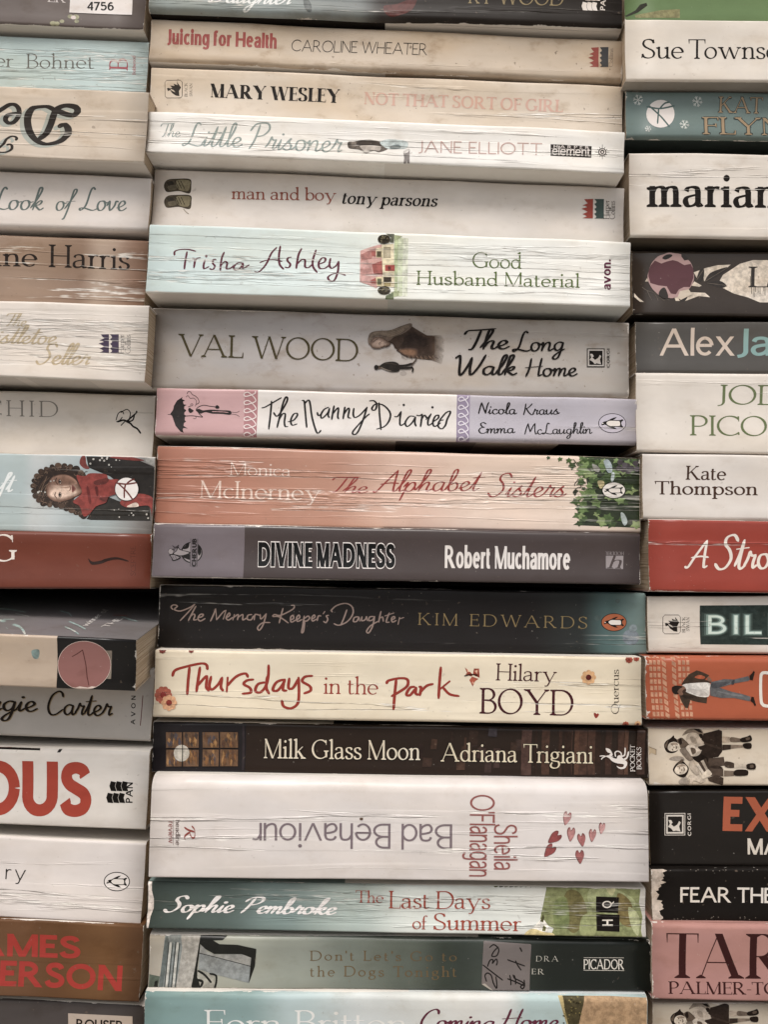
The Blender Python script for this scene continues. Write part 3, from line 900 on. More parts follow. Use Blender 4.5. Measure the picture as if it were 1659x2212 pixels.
# ================================================================ LEFT COLUMN
b = Book('dark grey-brown paperback with a white number sticker at the top of the left stack', (0, -60), (316, -48), (310, 65), (0, 51), -0.3, '#7a6e69',
         .3, .5, .5, ext='L', bot='#2a2522', rt=1.5)
b.poly('price_sticker', 'J', '#ded6d2', [(680, 115), (1305, 140), (1312, -70), (690, -90)], 5)
b.text('sticker_number', 'J', '4756', 'bold', 852, 92, 1122, 95, 88, '#2a2422', 7); b.sub['sticker_number'] = 'price_sticker'
b.text('author_name', 'J', 'ER', 'serif', 462, 8, 640, 14, 100, '#cfc6c0')
for x, y, r in [(520, 230, 30), (560, 232, 28), (610, 208, 24), (690, 155, 28), (745, 160, 34), (755, 205, 24), (720, 165, 26)]:
    b.disc('picture', 'J', '#a3a080' if r != 26 else '#c9b9b4', x, y, r, r * .8, 1, 9)

b = Book('pale blue creased paperback with a red letter B at its end', (0, 75), (320, 90), (316, 190), (0, 178), 0.1, '#b4c5c3', .9, .5, .4, ext='L', bot='#6b5a3c', rt=1.2)
b.text('author_name', 1, 'er', 'light', -28, 281, 50, 285, 62, '#77756e')
b.text('author_name', 1, 'Bohnet', 'light', 107, 289, 403, 294, 62, '#77756e', track=22)
b.text('publisher_emblem', 1, 'B', 'serif', 548, 301, 550, 250, 80, '#b2545c')
b.text('publisher_emblem', 1, 'Boldwood', 'sans', 583, 319, 583, 240, 15, '#c07a7c')

b = Book('thick beige paperback with upside-down dark brown swash lettering', (0, 184), (320, 197), (311, 352), (0, 338), -0.9, '#cabbaa', .6, .6, .4, ext='L', bot=('C', (-600, '#1f2416'), (60, '#7c6a4c'), (168, '#26331c'), (232, '#1a1d12')), rt=1.2, rb=.9)
for dx, dy, c, ly in ((-80, 40, '#a9ada4', 1), (0, 0, '#372e28', 2)):
    sh = lambda t: '|'.join(' '.join('%g,%g' % (float(q.split(',')[0]) + dx, float(q.split(',')[1]) + dy) for q in p.split()) for p in t.split('|'))
    b.write('title', 'S0', c, sh('1020,330 900,275 780,272 620,300 530,400 502,560 545,750 650,900 800,985 950,992 1150,930 1280,800 1285,690 1215,615 1110,650'), 148, 62, 0, ly)
    b.write('title', 'S0', c, sh('735,885 860,790 945,620 1010,430 1060,330 1170,270 1300,255 1440,290 1475,360 1400,435 1280,425 1140,375 1040,325'), 140, 80, 10, ly)
    b.write('title', 'S0', c, sh('-60,370 40,310 150,245 250,235 330,300 340,430 250,560 150,590 80,530 110,450 200,415 320,400'), 100, 62, 0, ly)
    b.write('title', 'S0', c, sh('-40,1170 100,1165 200,1110 212,1040 170,1005 115,1020|-30,1080 50,1000 100,910 190,850 270,855 300,890 280,915'), 58, 30, 0, ly)

b = Book('clean off-white paperback with grey-green script, right below the upside-down swash book', (0, 368), (325, 384), (320, 501), (0, 490), -0.1, '#d3cac4', .1, .25, .3, ext='L', rt=1.0, rb=2.0)
b.text('title', 1, 'Look', 'script', -55, 900, 185, 905, 96, '#6f7d7a', thick=56, thin=30, slant=.15)
b.text('title', 1, 'of', 'script', 235, 906, 330, 910, 92, '#6f7d7a', thick=56, thin=30, slant=.15)
b.text('title', 1, 'Love', 'script', 335, 906, 545, 908, 98, '#6f7d7a', thick=56, thin=30, slant=.15)

b = Book('brown streaky paperback with a dark serif author name', (0, 504), (320, 518), (312, 631), (0, 618), 0.1, ('L', (-300, '#9c8472'), (60, '#a58b77'), (170, '#9a7f6c'), (215, '#b09a88'), (300, '#9d7c68')), .6, .6, .3, ext='L', bot='#2b211c', rb=1.6)
b.text('author_name', 3, 'anne', 'serif', -150, 97, 157, 103, 88, '#332925')
b.text('author_name', 3, 'Harris', 'serif', 205, 105, 557, 118, 96, '#332925')

b = Book('heavily wrinkled cream paperback with faint gold script and a purple flame emblem', (0, 649), (322, 658), (310, 826), (0, 813), -0.6, '#d9cfc5', 1.0, .3, .5, ext='L', bot=('C', (-600, '#d8d0c8'), (-200, '#2c2825'), (30, '#d8d0c8'), (58, '#332e2a'), (195, '#cfc6bd')), rt=1.2, rb=.8)
b.text('title', 3, 'The', 'script', 22, 358, 112, 362, 52, '#bfac8c', slant=.25)
b.text('title', 3, 'Mistletoe', 'script', -120, 432, 242, 440, 78, '#bfac8c', slant=.25)
b.text('title', 3, 'Seller', 'script', 150, 526, 388, 530, 92, '#bfac8c', slant=.25)
flame_water(b, 3, 425, 395, 508, 475, '#574a63', '#574a63')
b.text('publisher_emblem', 3, 'Harper', 'light', 531, 478, 531, 396, 24, '#77706e')
b.text('publisher_emblem', 3, 'Collins', 'light', 559, 478, 559, 398, 24, '#77706e')

b = Book('plain off-white paperback with pale grey capitals and a small black running figure', (0, 843), (334, 853), (330, 968), (0, 956), 0.7, '#cfc6bc', .3, .35, .3, ext='L', bot='#4a3524', rt=1.5)
b.text('author_name', 3, 'CHID', 'light', -75, 748, 247, 755, 68, '#8d867e', track=150)
for pts, wd in [([(498, 768), (508, 740), (525, 730), (532, 742)], 4), ([(520, 735), (545, 722), (560, 735), (556, 760), (545, 770)], 4), ([(505, 775), (530, 768), (548, 775)], 8), ([(545, 775), (562, 758), (585, 738), (588, 730)], 7),
                ([(540, 772), (560, 782), (572, 795), (590, 805), (604, 824)], 8), ([(520, 790), (538, 772)], 6), ([(500, 775), (515, 768), (525, 755)], 4), ([(548, 775), (570, 768), (578, 745)], 6)]:
    b.line('publisher_emblem', 3, '#1c1714', pts, wd, 2)

# a portrait printed sideways
rs0 = random.Random(3)
b = Book('grey-blue paperback with a sideways woman in a red scarf', (0, 978), (334, 986), (329, 1128), (0, 1117), 0.3, ('L', (-300, '#9fb0b2'), (40, '#a9b7b8'), (75, '#b6bcbd'), (200, '#a4b1b4'), (330, '#8f8a88')), .6, .35, .4, ext='L', bot='#777674', rough=.3, rt=.9, crack=.25)
b.text('title', 'D', 'ft', 'script', -50, 480, 160, 490, 190, '#dfe3e2', slant=.2, thick=80)
pd = lambda c, pts, ly, sm=True: b.poly('picture', 'D', c, pts, ly, sm)
pd('#2d2723', [(880, 125), (1350, 135), (1590, 240), (1590, 560), (1430, 570), (1120, 330), (900, 240)], 1, False)
pd('#35302a', [(880, 770), (960, 650), (1100, 540), (1250, 600), (1530, 640), (1540, 790), (930, 780)], 1, False)
pd('#8a423b', [(810, 200), (830, 130), (870, 122), (880, 200), (910, 250), (860, 250)], 2)
pd('#9c9a96', [(1480, 140), (1590, 135), (1590, 235), (1500, 190)], 2, False)
pd('#8c3a33', [(1120, 135), (1300, 125), (1480, 170), (1300, 165)], 2)
pw = lambda c, pts, ly, sm=True: b.poly('picture', 'W', c, pts, ly, sm)
pw('#3f2f26', [(190, 260), (195, 200), (240, 145), (300, 122), (380, 118), (440, 135), (470, 165), (450, 200), (440, 280), (400, 335), (440, 370), (478, 408), (430, 385), (380, 365), (330, 345), (260, 348), (210, 320)], 3)
pw('#4a382d', [(395, 150), (450, 140), (490, 170), (500, 240), (470, 280), (420, 310), (450, 350), (500, 400), (470, 412), (400, 370), (360, 340)], 2.9)
hair = [(188, 265), (186, 235), (192, 205), (208, 178), (232, 152), (262, 136), (296, 122), (332, 118), (368, 117), (402, 122), (436, 136), (462, 158), (200, 292), (218, 318), (244, 338), (280, 346), (318, 346), (350, 352), (378, 366), (408, 376), (436, 388), (462, 404), (478, 410)]
for i, (x, y) in enumerate(hair):
    r = 14 + rs0.uniform(0, 8)
    b.disc('picture', 'W', ['#4a382d', '#5c4638', '#3a2b23', '#6a5242'][i % 4], x, y, r, r * .85, 3.1 + (i % 4) * .01, 12)
for i in range(90):
    x, y = hair[i % len(hair)]
    x += rs0.uniform(-4, 34) if i % 3 else rs0.uniform(0, 12); y += rs0.uniform(0, 30) if y < 200 else rs0.uniform(-26, 6)
    q = rs0.uniform(5, 13); t0 = rs0.uniform(0, 6)
    b.line('picture', 'W', ['#7a604e', '#2b201a', '#8c705c', '#5a4538'][i % 4], [(x + q * cos(t0 + j * .9), y + q * .8 * sin(t0 + j * .9)) for j in range(4)], 3.2, 3.3 + (i % 4) * .01)
for i in range(16):
    b.line('picture', 'W', ['#2b201a', '#6a5242', '#806654'][i % 3], [(206 + i * 4, 250 + (i * 29) % 60), (225 + i * 5, 215 + (i * 17) % 60), (250 + i * 8, 172 + (i * 23) % 40)], 3.5, 3.4 + (i % 3) * .01)
fo = [(262, 280), (270, 225), (300, 182), (368, 168), (424, 192), (454, 238), (466, 272), (420, 302), (350, 326), (296, 318)]
fi = [(285, 285), (300, 262), (330, 250), (375, 250), (410, 258), (425, 268), (430, 276), (400, 288), (350, 300), (305, 298)]
blend(b, 'picture', 'W', fo, fi, '#7d5a48', '#d2b4a0', 9, 5)
blend(b, 'picture', 'W', [(292, 195), (330, 176), (380, 174), (424, 196), (440, 222), (390, 232), (330, 232), (296, 222)], [(310, 205), (335, 195), (380, 192), (410, 205), (418, 214), (388, 220), (332, 220), (308, 214)], '#a07a66', '#86624f', 5, 5.3)
b.line('picture', 'W', '#4a342a', [(322, 188), (316, 208), (327, 226)], 5, 6); b.line('picture', 'W', '#5a4034', [(316, 272), (310, 290), (322, 306)], 5, 6)
for cy in (211, 286):
    b.disc('picture', 'W', '#5f4638', 341, cy, 9, 15, 6, 14); b.disc('picture', 'W', '#b7a396', 342, cy, 6, 12, 6.1, 14); b.disc('picture', 'W', '#2a1e19', 341, cy, 6, 7, 6.2, 12); b.line('picture', 'W', '#33241d', [(341, cy - 15), (333, cy), (341, cy + 15)], 3.5, 6.3)
b.line('picture', 'W', '#a9826c', [(345, 246), (380, 244), (398, 240)], 5, 6); b.line('picture', 'W', '#8a6150', [(398, 236), (402, 250), (396, 262)], 5, 6.1)
blend(b, 'picture', 'W', [(412, 228), (422, 236), (432, 250), (424, 264), (412, 272), (408, 250)], [(416, 236), (420, 242), (424, 250), (420, 258), (415, 264), (413, 250)], '#a06a5c', '#7c433b', 3, 6.4)
pd('#a0423a', [(780, 320), (860, 330), (920, 300), (1080, 310), (1110, 360), (1220, 370), (1200, 500), (1110, 540), (1080, 600), (980, 640), (910, 720), (850, 740), (810, 640), (740, 590), (830, 500), (800, 400)], 6)
pd('#76342e', [(960, 380), (1100, 350), (1090, 400), (980, 420)], 7); pd('#7d2d29', [(880, 450), (905, 450), (930, 600), (905, 600)], 7)
pd('#76342e', [(1010, 560), (1100, 540), (1080, 590)], 7); pd('#6e2824', [(970, 440), (1000, 450), (1000, 530), (980, 520)], 7)
pd('#a0423a', [(1230, 590), (1400, 510), (1570, 560), (1560, 760), (1530, 640), (1400, 640), (1290, 650)], 6)
pd('#d6c3b6', [(1300, 640), (1390, 600), (1420, 640), (1340, 650)], 8)
rs = random.Random(5)
for _ in range(26):
    x, y = rs.choice([(rs.uniform(900, 1250), rs.uniform(140, 240)), (rs.uniform(1150, 1520), rs.uniform(660, 780)), (rs.uniform(360, 560), rs.uniform(290, 540))])
    r = rs.uniform(4, 12); b.disc('picture', 'D', '#b9b5ae', x, y, r, r, 9, 7)
b.disc('publisher_emblem', 'D', '#2a2320', 1297, 463, 126, 124, 10, 30); b.disc('publisher_emblem', 'D', '#e2dcd8', 1297, 463, 119, 117, 11, 30)
for pts in ([(1185, 400), (1290, 412), (1395, 398)], [(1300, 405), (1340, 375), (1375, 362)], [(1205, 400), (1290, 480), (1355, 565)], [(1285, 415), (1272, 480), (1272, 550)]):
    b.line('publisher_emblem', 'D', '#7c352c', pts, 17, 12)

b = Book('rust red glossy paperback with a black wave emblem at the right', (0, 1146), (327, 1152), (323, 1272), (0, 1272), 0.2, '#84402c', .15, .3, .3, rough=.3, ext='L', bot='#9a938c', top='#5b4640')
b.text('author_name', 5, 'G', 'serif', -52, 216, 66, 218, 118, '#e2d6cc')
b.poly('publisher_emblem', 5, '#3a231c', [(376, 203), (395, 217), (430, 213), (455, 204), (500, 198), (546, 211), (548, 217), (505, 208), (465, 214), (440, 224), (410, 230), (388, 228)], 2, True)
b.text('publisher_emblem', 5, 'SCEPTRE', 'thin', 583, 278, 583, 150, 22, '#70382a', track=40)

b = Book('sloping pulled-out paperback with a round pink sticker on its spine', P('I', 0, 470), P('I', 1365, 535), P('I', 1322, 1045), P('I', 0, 992), -1.8,
         ('C', (-700, '#bda893'), (P('I', 545, 500)[0], '#171210')), .05, .5, .7, ext='L', pitch=9.0, deep=92, top=('L', (-300, '#75817f'), (60, '#8b8385'), (300, '#827e80')), rough=.3, rt=.9, rb=.9)
tt = lambda c, pts, wd: b.line('cover_art', 'I', c, pts, wd, 2, True, .5, 'top')
for pts, wd in [([(-30, 215), (100, 225), (255, 250)], 14), ([(150, 265), (290, 290)], 10), ([(-20, 325), (100, 360), (200, 400), (245, 465)], 22), ([(30, 320), (190, 318)], 14), ([(590, 235), (680, 260), (705, 290)], 12),
                ([(680, 340), (760, 375), (850, 420)], 12), ([(640, 395), (720, 430), (780, 470)], 12), ([(1200, 290), (1280, 320), (1365, 338)], 10), ([(30, 380), (70, 412)], 12)]:
    tt('#9fb5b2', pts, wd)
tt('#a0533a', [(1120, 280), (1260, 285)], 14)
def top_text(s, font, x0, y0, x1, y1, h):
    a, c = P('I', x0, y0), P('I', x1, y1)
    hh = h * CROPS['I'][2]
    b.add('cover_lettering', '#e4dedb', [[(a[0] + (c[0] - a[0]) * p[0] - p[1] * .92, a[1] + (c[1] - a[1]) * p[0] - p[1] * .10) for p in q] for q in layout(s, font, hh)], 4, 'top')
top_text('winner of', 'sans', 862, 392, 1085, 225, 66)
top_text('THE', 'sans', 1062, 402, 1225, 315, 70)
b.poly('picture', 'I', '#7d9490', [(305, 640), (380, 630), (370, 715), (320, 712)], 1, True)
b.poly('picture', 'I', '#8d8072', [(1040, 640), (1105, 640), (1095, 922), (1040, 920)], 1)
st = [(830 + 268 * cos(t * pi / 24), 780 + 243 * sin(t * pi / 24)) for t in range(-36, 13)]
st = [(830 + 264 * cos(2 * pi * i / 40), 782 + 243 * sin(2 * pi * i / 40)) for i in range(40)]
b.poly('price_sticker', 'I', '#d8c4b8', [(x, min(y, 1022)) for x, y in st], 4)
b.poly('price_sticker', 'I', '#a06a64', [(830 + (x - 830) * .985, min(782 + (y - 782) * .985, 990 + 6 * ((int(x / 37)) % 3))) for x, y in st], 5)
b.line('sticker_number', 'I', '#5a1f1a', [(710, 698), (760, 670), (815, 632), (845, 780), (860, 900), (880, 980)], 9, 7, False); b.sub['sticker_number'] = 'price_sticker'

b = Book('grey set-back paperback under the sloping book, brown script and short red line', (0, 1432), (330, 1446), (327, 1603), (0, 1590), 0.35, '#b9b2ab', .05, .2, .3, ext='L', rt=1.2, rb=1.6)
for dx, c, ly in ((3, '#a58d6a', 1), (0, '#30261f', 2)):
    b.text('author_name', 5, 'rgie', 'script', -60 + dx, 862 + dx, 158 + dx, 866 + dx, 98, c, layer=ly, slant=.05, thick=60, thin=44)
    b.text('author_name', 5, 'Carter', 'script', 197 + dx, 878 + dx, 484 + dx, 884 + dx, 100, c, layer=ly, slant=.05, thick=60, thin=44)
b.text('publisher_emblem', 5, 'AVON', 'bold', 581, 922, 583, 797, 19, '#2a2320', track=420)
b.line('publisher_emblem', 5, '#7b2f2c', [(614, 798), (604, 925)], 4, 2, False)

b = Book('white paperback with huge red capitals and a black flag emblem', (0, 1613), (326, 1619), (311, 1793), (0, 1781), 0.1, '#cbc4bd', .25, .35, .45, ext='L', rt=2.6, rb=.9)
b.text('title', 7, 'OUS', 'heavy', -112, 262, 390, 270, 238, '#b2422f')
b.poly('picture', 5, '#221b18', [(-60, 1008), (160, 1010), (170, 1034), (-60, 1028)], 1); b.poly('picture', 5, '#6b2c26', [(-60, 1010), (60, 1012), (40, 1024), (-60, 1022)], 2)
b.poly('picture', 5, '#221b18', [(262, 1006), (420, 1008), (300, 1012), (272, 1018), (258, 1042), (244, 1042)], 1)
flags(b, 7, 462, 113, 545, 210, '#1d1916'); b.text('publisher_emblem', 7, 'PAN', 'bold', 569, 209, 571, 120, 30, '#1d1916', track=60)

b = Book('white paperback with thin black letters and a black bird emblem in the left stack', (0, 1806), (318, 1821), (300, 1992), (0, 1976), 0.3, '#d4cbc6', .55, .2, .35, ext='L', top='#1d1815', rt=1.2, rb=.9)
b.text('author_name', 7, 'ry', 'thin', 16, 541, 104, 546, 64, '#2a2421', track=90)
penguin(b, 7, 501, 550, 57, 42, '#d8d0cb', '#2a2421', lw=.07)

b = Book('tan brown paperback with bold red capitals on two lines', (0, 1986), (309, 1999), (300, 2166), (0, 2153), 0.1, ('L', (-500, '#6f4d34'), (40, '#7d573a'), (120, '#755031'), (220, '#805a37'), (300, '#765338')), .35, .6, .25, ext='L', bot='#3f2c20', rt=1.0, rb=.8)
b.text('author_name', 7, 'JAMES', 'bold', -175, 868, 342, 886, 100, '#b8392f', thick=150, thin=140)
b.text('author_name', 7, 'ERSON', 'bold', -8, 1000, 526, 1022, 108, '#b8392f', thick=150, thin=140)

b = Book('dark grey paperback with a beige lettered sticker at the bottom of the left stack', (0, 2159), (312, 2172), (308, 2290), (0, 2276), 0.4, '#5d5552', .3, .6, .5, ext='L', rt=1.2)
b.poly('price_sticker', 'K', '#bba999', [(668, 450), (1312, 475), (1310, 690), (664, 680)], 4)
b.text('sticker_number', 'K', 'ROUSER', 'bold', 745, 608, 1222, 622, 100, '#1f1916', 6); b.sub['sticker_number'] = 'price_sticker'

# ================================================================ MIDDLE COLUMN
b = Book('grey-blue and black paperback at the top edge of the middle stack, cut off above', (322, -70), (1347, -40), (1345, 61), (322, 21), -0.4,
         ('L', (322, '#98a3a2'), (560, '#9aa5a5'), (760, '#8b9190'), (830, '#4b4440'), (900, '#37302b'), (1347, '#352e29')), .6, .6, .5, bot='#2f2a27', rb=2.4)
b.text('title', 'A', 'Daughter', 'script', 520, 14, 1270, 38, 170, '#d9dcdc', slant=.3, thick=70)
b.text('author_name', 2, 'WOOD', 'serif', 492, 14, 778, 22, 72, '#9c8a64'); b.text('author_name', 2, 'RY', 'serif', 365, 10, 470, 13, 72, '#9c8a64')
b.poly('picture', 2, '#6e3a34', [(0, 20), (60, 10), (140, -20), (120, 40), (50, 68), (10, 60)], 1, True); b.poly('picture', 'A', '#6b7272', [(1370, -50), (1430, 20), (1440, 100), (1400, 100), (1370, 40)], 1, True)
flags(b, 2, 862, -42, 932, 42, '#d8d0ca'); b.text('publisher_emblem', 2, 'PA', 'bold', 958, 40, 962, -5, 22, '#cfc6be')

b = Book('tan grimy paperback with red condensed title and thin grey capitals', (324, 37), (1345, 85), (1346, 175), (323, 131), 0.0, '#c3b19c', .45, 1.0, .6, crack=.3, rb=1.8)
b.text('title', 'A', 'Juicing for Health', 'heavy', 163, 380, 1128, 420, 128, '#b0524d', thick=190, thin=110)
b.text('author_name', 0, 'CAROLINE WHEATER', 'thin', 628.5, 107.5, 923, 117.5, 25, '#3b342e', slant=.05)
flame_water(b, 2, 890, 202, 972, 286, '#a8524a', '#4c4c50'); b.text('publisher_emblem', 2, 'Collins', 'light', 992, 286, 992, 208, 18, '#8d8072')

b = Book('cream stained paperback with fat black capitals and a faded pink title', (324, 142), (1346, 184), (1347, 275), (322, 234), 0.1, '#d0c1af', .5, .8, .5, crack=.8, rt=1.4, rb=1.4)
swan(b, 'A', 140, 698, 298, 855, '#3f372f', '#cdbeac')
b.text('publisher_emblem', 'A', 'BLACK', 'light', 341, 842, 341, 722, 26, '#5b5147', track=10); b.text('publisher_emblem', 'A', 'SWAN', 'light', 385, 838, 385, 728, 26, '#5b5147', track=10)
b.text('author_name', 1, 'MARY WESLEY', 'fat', 905, 416, 1466, 442, 58, '#2a221d')
b.text('title', 0, 'NOT THAT SORT OF GIRL', 'fat', 786, 222.5, 1217, 241, 26, '#d3aa9a', thick=150, thin=50)

b = Book('bright white jutting paperback with pale grey handwriting and a lying child', (318, 237), (1350, 281), (1350, 374), (315, 328), -0.7, '#ece6e0', .7, .35, .4, rt=1.6, rb=.7)
kw = dict(slant=.12, thick=46, thin=30)
b.text('title', 'A', 'The', 'script', 100, 1192, 280, 1200, 112, '#9ba8a4', **kw)
b.text('title', 'A', 'Little', 'script', 290, 1278, 832, 1292, 205, '#9ba8a4', **kw)
b.text('title', 1, 'Prisoner', 'script', 1072, 642, 1478, 656, 112, '#9ba8a4', **kw)
pb = lambda c, pts, ly, sm=True: b.poly('picture', 'B', c, pts, ly, sm)
pb('#6d6259', [(115, 440), (120, 395), (180, 390), (240, 378), (340, 372), (440, 390), (540, 420), (530, 470), (440, 505), (380, 490), (300, 520), (240, 480), (140, 466)], 1)
pb('#4a3f37', [(210, 400), (300, 372), (400, 392), (480, 420), (400, 440), (300, 430), (225, 428)], 2); pb('#b8aea5', [(240, 440), (330, 432), (450, 445), (440, 490), (360, 480), (300, 500)], 3)
pb('#877b70', [(150, 400), (195, 395), (200, 440), (160, 455)], 3)
pb('#b9c4c3', [(450, 400), (530, 370), (720, 392), (725, 460), (640, 470), (540, 470), (480, 440)], 2); pb('#7f8c8c', [(560, 440), (640, 425), (660, 462), (560, 468)], 4)
pb('#928a86', [(688, 510), (755, 480), (752, 640), (735, 640), (722, 600), (712, 640), (690, 640), (698, 570)], 2, False); pb('#d8d2cc', [(690, 495), (750, 470), (745, 500), (700, 522)], 3)
b.text('author_name', 2, 'JANE ELLIOTT', 'thin', 150, 656, 684, 668, 52, '#c9a89f', track=25, thick=66, thin=60)
b.poly('publisher_emblem', 2, '#3f3733', [(722, 620), (901, 627), (899, 677), (722, 670)], 1)
b.text('publisher_emblem', 2, 'element', 'sans', 728, 667, 894, 671, 40, '#ded6d0', layer=3)
b.text('publisher_emblem', 2, 'HARPER', 'bold', 735, 636, 890, 641, 13, '#cfc6c0', layer=3, track=330); b.line('publisher_emblem', 2, '#cfc6c0', [(724, 638), (899, 645)], 2, 2, False)
for i in range(12):
    a = i * pi / 6; r = 31 if i % 3 == 0 else 24
    b.line('publisher_emblem', 2, '#3f3733', [(947 + 15 * cos(a), 652 + 15 * sin(a)), (947 + r * cos(a), 652 + r * sin(a))], 4, 1, False, .5)
b.disc('publisher_emblem', 2, '#3f3733', 947, 652, 17, 17, 2); b.disc('publisher_emblem', 2, '#ded6d0', 947, 652, 13, 13, 3); b.disc('publisher_emblem', 2, '#3f3733', 947, 652, 9, 9, 4); b.disc('publisher_emblem', 2, '#ded6d0', 947, 652, 4, 4, 5)

b = Book('smooth off-white paperback with a tiny pair of brown boots printed at its left', (332, 363), (1349, 405), (1349, 507), (328, 468), 0.25, '#d2c9c1', .15, .35, .3, rb=2.6, rt=1.0)
for y0 in (770, 838):
    pq = lambda c, pts, ly: b.poly('boot_picture#%d' % y0, 1, c, [(x, y + y0) for x, y in pts], ly, True)
    pq('#554a38', [(706, 22), (722, 4), (760, 0), (818, 2), (824, 28), (816, 62), (770, 52), (722, 56), (708, 44)], 1)
    pq('#8c8163', [(760, 8), (815, 8), (818, 30), (808, 52), (768, 44)], 2); pq('#3c3429', [(716, 14), (740, 10), (748, 24), (730, 30)], 2); pq('#6f6550', [(722, 32), (756, 26), (758, 44), (730, 48)], 2)
    for i in range(3): b.line('boot_picture#%d' % y0, 1, '#2c261e', [(755 + i * 12, y0 + 10), (770 + i * 12, y0 + 42)], 3, 3, False)
b.line('boot_picture#838', 1, '#8c8163', [(790, 900), (800, 912), (812, 922)], 3, 1)
b.text('title', 1, 'man and boy', 'serif', 998, 857, 1452, 866, 54, '#a5543f')
b.text('author_name', 0, 'tony parsons', 'serifb', 739, 438.5, 946, 445, 27, '#231d19', slant=.22)
flame_water(b, 2, 860, 858, 953, 941, '#b0493a', '#4b5d58'); b.text('publisher_emblem', 2, 'Harper', 'light', 976, 943, 976, 862, 24, '#4d443d'); b.text('publisher_emblem', 2, 'Collins', 'light', 1001, 943, 1001, 866, 24, '#4d443d')

b = Book('thick pale blue to white paperback with plum script and a small red house', (321, 481), (1360, 520), (1366, 662), (315, 631), -0.5, ('L', (315, '#c4d5d4'), (560, '#cfdcda'), (760, '#d9e3e0'), (850, '#e6e8e2'), (1366, '#e8e6e0')), .85, .3, .35, rt=1.5, rb=.7, bot='#c9cbc6')
b.write('title', 'S1', '#743448', '60,105 65,75 110,60 180,58 248,74|172,82 158,150 148,228|220,135 242,150 232,218|234,180 255,140 292,130|330,150 318,200 325,228 365,210|342,117|428,148 405,148 400,180 418,205 400,235 372,228|500,85 480,130 470,190 466,240|470,200 505,165 527,180 520,225 550,228 585,200|668,180 620,178 585,215 602,240 640,225 665,185|668,182 665,222 690,215 720,195', 19, 8, 10)
b.write('title', 'S1', '#743448', '770,255 810,255 870,190 920,90 965,45|998,35 985,110 990,190 1025,232|815,175 870,155 950,150 1010,165|1095,128 1065,135 1060,160 1085,190 1070,220 1038,215|1185,55 1160,100 1145,170 1138,225|1145,190 1185,150 1215,155 1215,210 1245,220 1280,190|1312,68 1285,150 1285,210 1320,260|1335,190 1385,170 1395,140 1365,135 1335,180 1345,225 1390,225 1430,195|1440,140 1430,195 1450,225 1490,200 1512,165|1512,165 1505,250 1475,330 1435,335 1418,305 1460,275 1520,270 1572,285', 20, 8, 10)
ph = lambda c, pts, ly, sm=False: b.poly('picture', 'B', c, pts, ly, sm)
for k_, (xa, xb, c_) in enumerate([(596, 640, '#b7c49b'), (640, 690, '#c9d2b6'), (690, 740, '#d5dac8')]):
    ph(c_, [(xa, 1390), (xb, 1385 + k_ * 6), (xb - 10, 1990), (xa - 4, 1995)], 1)
ph('#a8b38c', [(590, 1360), (680, 1375), (640, 1400), (596, 1420)], 2); ph('#a8b38c', [(560, 1950), (650, 1930), (640, 1990), (585, 2000)], 2)
ph('#cfa19b', [(245, 1520), (330, 1490), (430, 1460), (470, 1455), (480, 1610), (475, 1850), (410, 1905), (300, 1860), (240, 1840)], 3)
ph('#b98079', [(250, 1560), (350, 1510), (410, 1500), (360, 1600), (260, 1620)], 4); ph('#c48f88', [(250, 1700), (360, 1690), (370, 1760), (255, 1780)], 4)
ph('#b6665f', [(355, 1510), (405, 1495), (400, 1580), (365, 1570)], 5); ph('#b6665f', [(365, 1660), (470, 1620), (475, 1760), (380, 1750)], 5); ph('#b6665f', [(345, 1830), (410, 1790), (408, 1860), (360, 1855)], 5)
ph('#e0d4b4', [(465, 1460), (590, 1450), (600, 1895), (475, 1890)], 4)
ph('#d8c9a0', [(405, 1495), (470, 1485), (475, 1585), (410, 1590)], 6); ph('#d8c9a0', [(405, 1790), (475, 1785), (475, 1890), (415, 1880)], 6)
for x0, y0, x1, y1, c in [(485, 1485, 560, 1590, '#8a7a58'), (415, 1525, 462, 1582, '#6b5f48'), (500, 1665, 600, 1725, '#b9534d'), (530, 1678, 560, 1712, '#7a3a36'), (485, 1790, 565, 1840, '#4b4032'), (420, 1805, 462, 1868, '#7b7a5c'), (490, 1850, 560, 1885, '#b7a573')]:
    ph(c, [(x0, y0), (x1, y0), (x1, y1), (x0, y1)], 7)
for i in range(6): ph('#e6dcc0', [(492 + i * 12, 1490), (497 + i * 12, 1490), (497 + i * 12, 1588), (492 + i * 12, 1588)], 8)
for i in range(7): ph('#d9cda8', [(475, 1615 + i * 30), (590, 1612 + i * 30), (590, 1618 + i * 30), (475, 1621 + i * 30)], 6)
for cx, cy in ((490, 1405), (490, 1930)):
    b.disc('picture', 'B', '#463d2e', cx, cy, 66, 46, 6, 16)
    for i in range(26):
        b.disc('picture', 'B', '#8d8464' if i % 2 else '#2e281e', cx + rs.uniform(-52, 52), cy + rs.uniform(-36, 36), 7, 6, 7 + i % 2, 6)
ph('#6f7263', [(505, 1345), (596, 1348), (590, 1440), (550, 1435), (560, 1385)], 4); ph('#7d8a6b', [(510, 1985), (585, 1950), (590, 2030), (500, 2028)], 4)
b.text('subtitle', 4, 'Good', 'light', 382, 108, 596, 113, 68, '#667a3c', thick=74, thin=34); b.text('subtitle', 4, 'Husband Material', 'light', 140, 182, 848, 195, 62, '#667a3c', thick=74, thin=34, track=8)
b.text('publisher_emblem', 4, 'avon.', 'bold', 984, 203, 984, 72, 40, '#6f2d49', track=10)
for x, y, r, c in [(697, 258, 7, '#2b2522'), (738, 250, 10, '#5f1f24'), (766, 252, 9, '#5f1f24'), (712, 266, 6, '#2b2522'), (745, 268, 7, '#2b2522')]: b.disc('berry_picture', 3, c, x, y, r, r * .6, 3, 9)

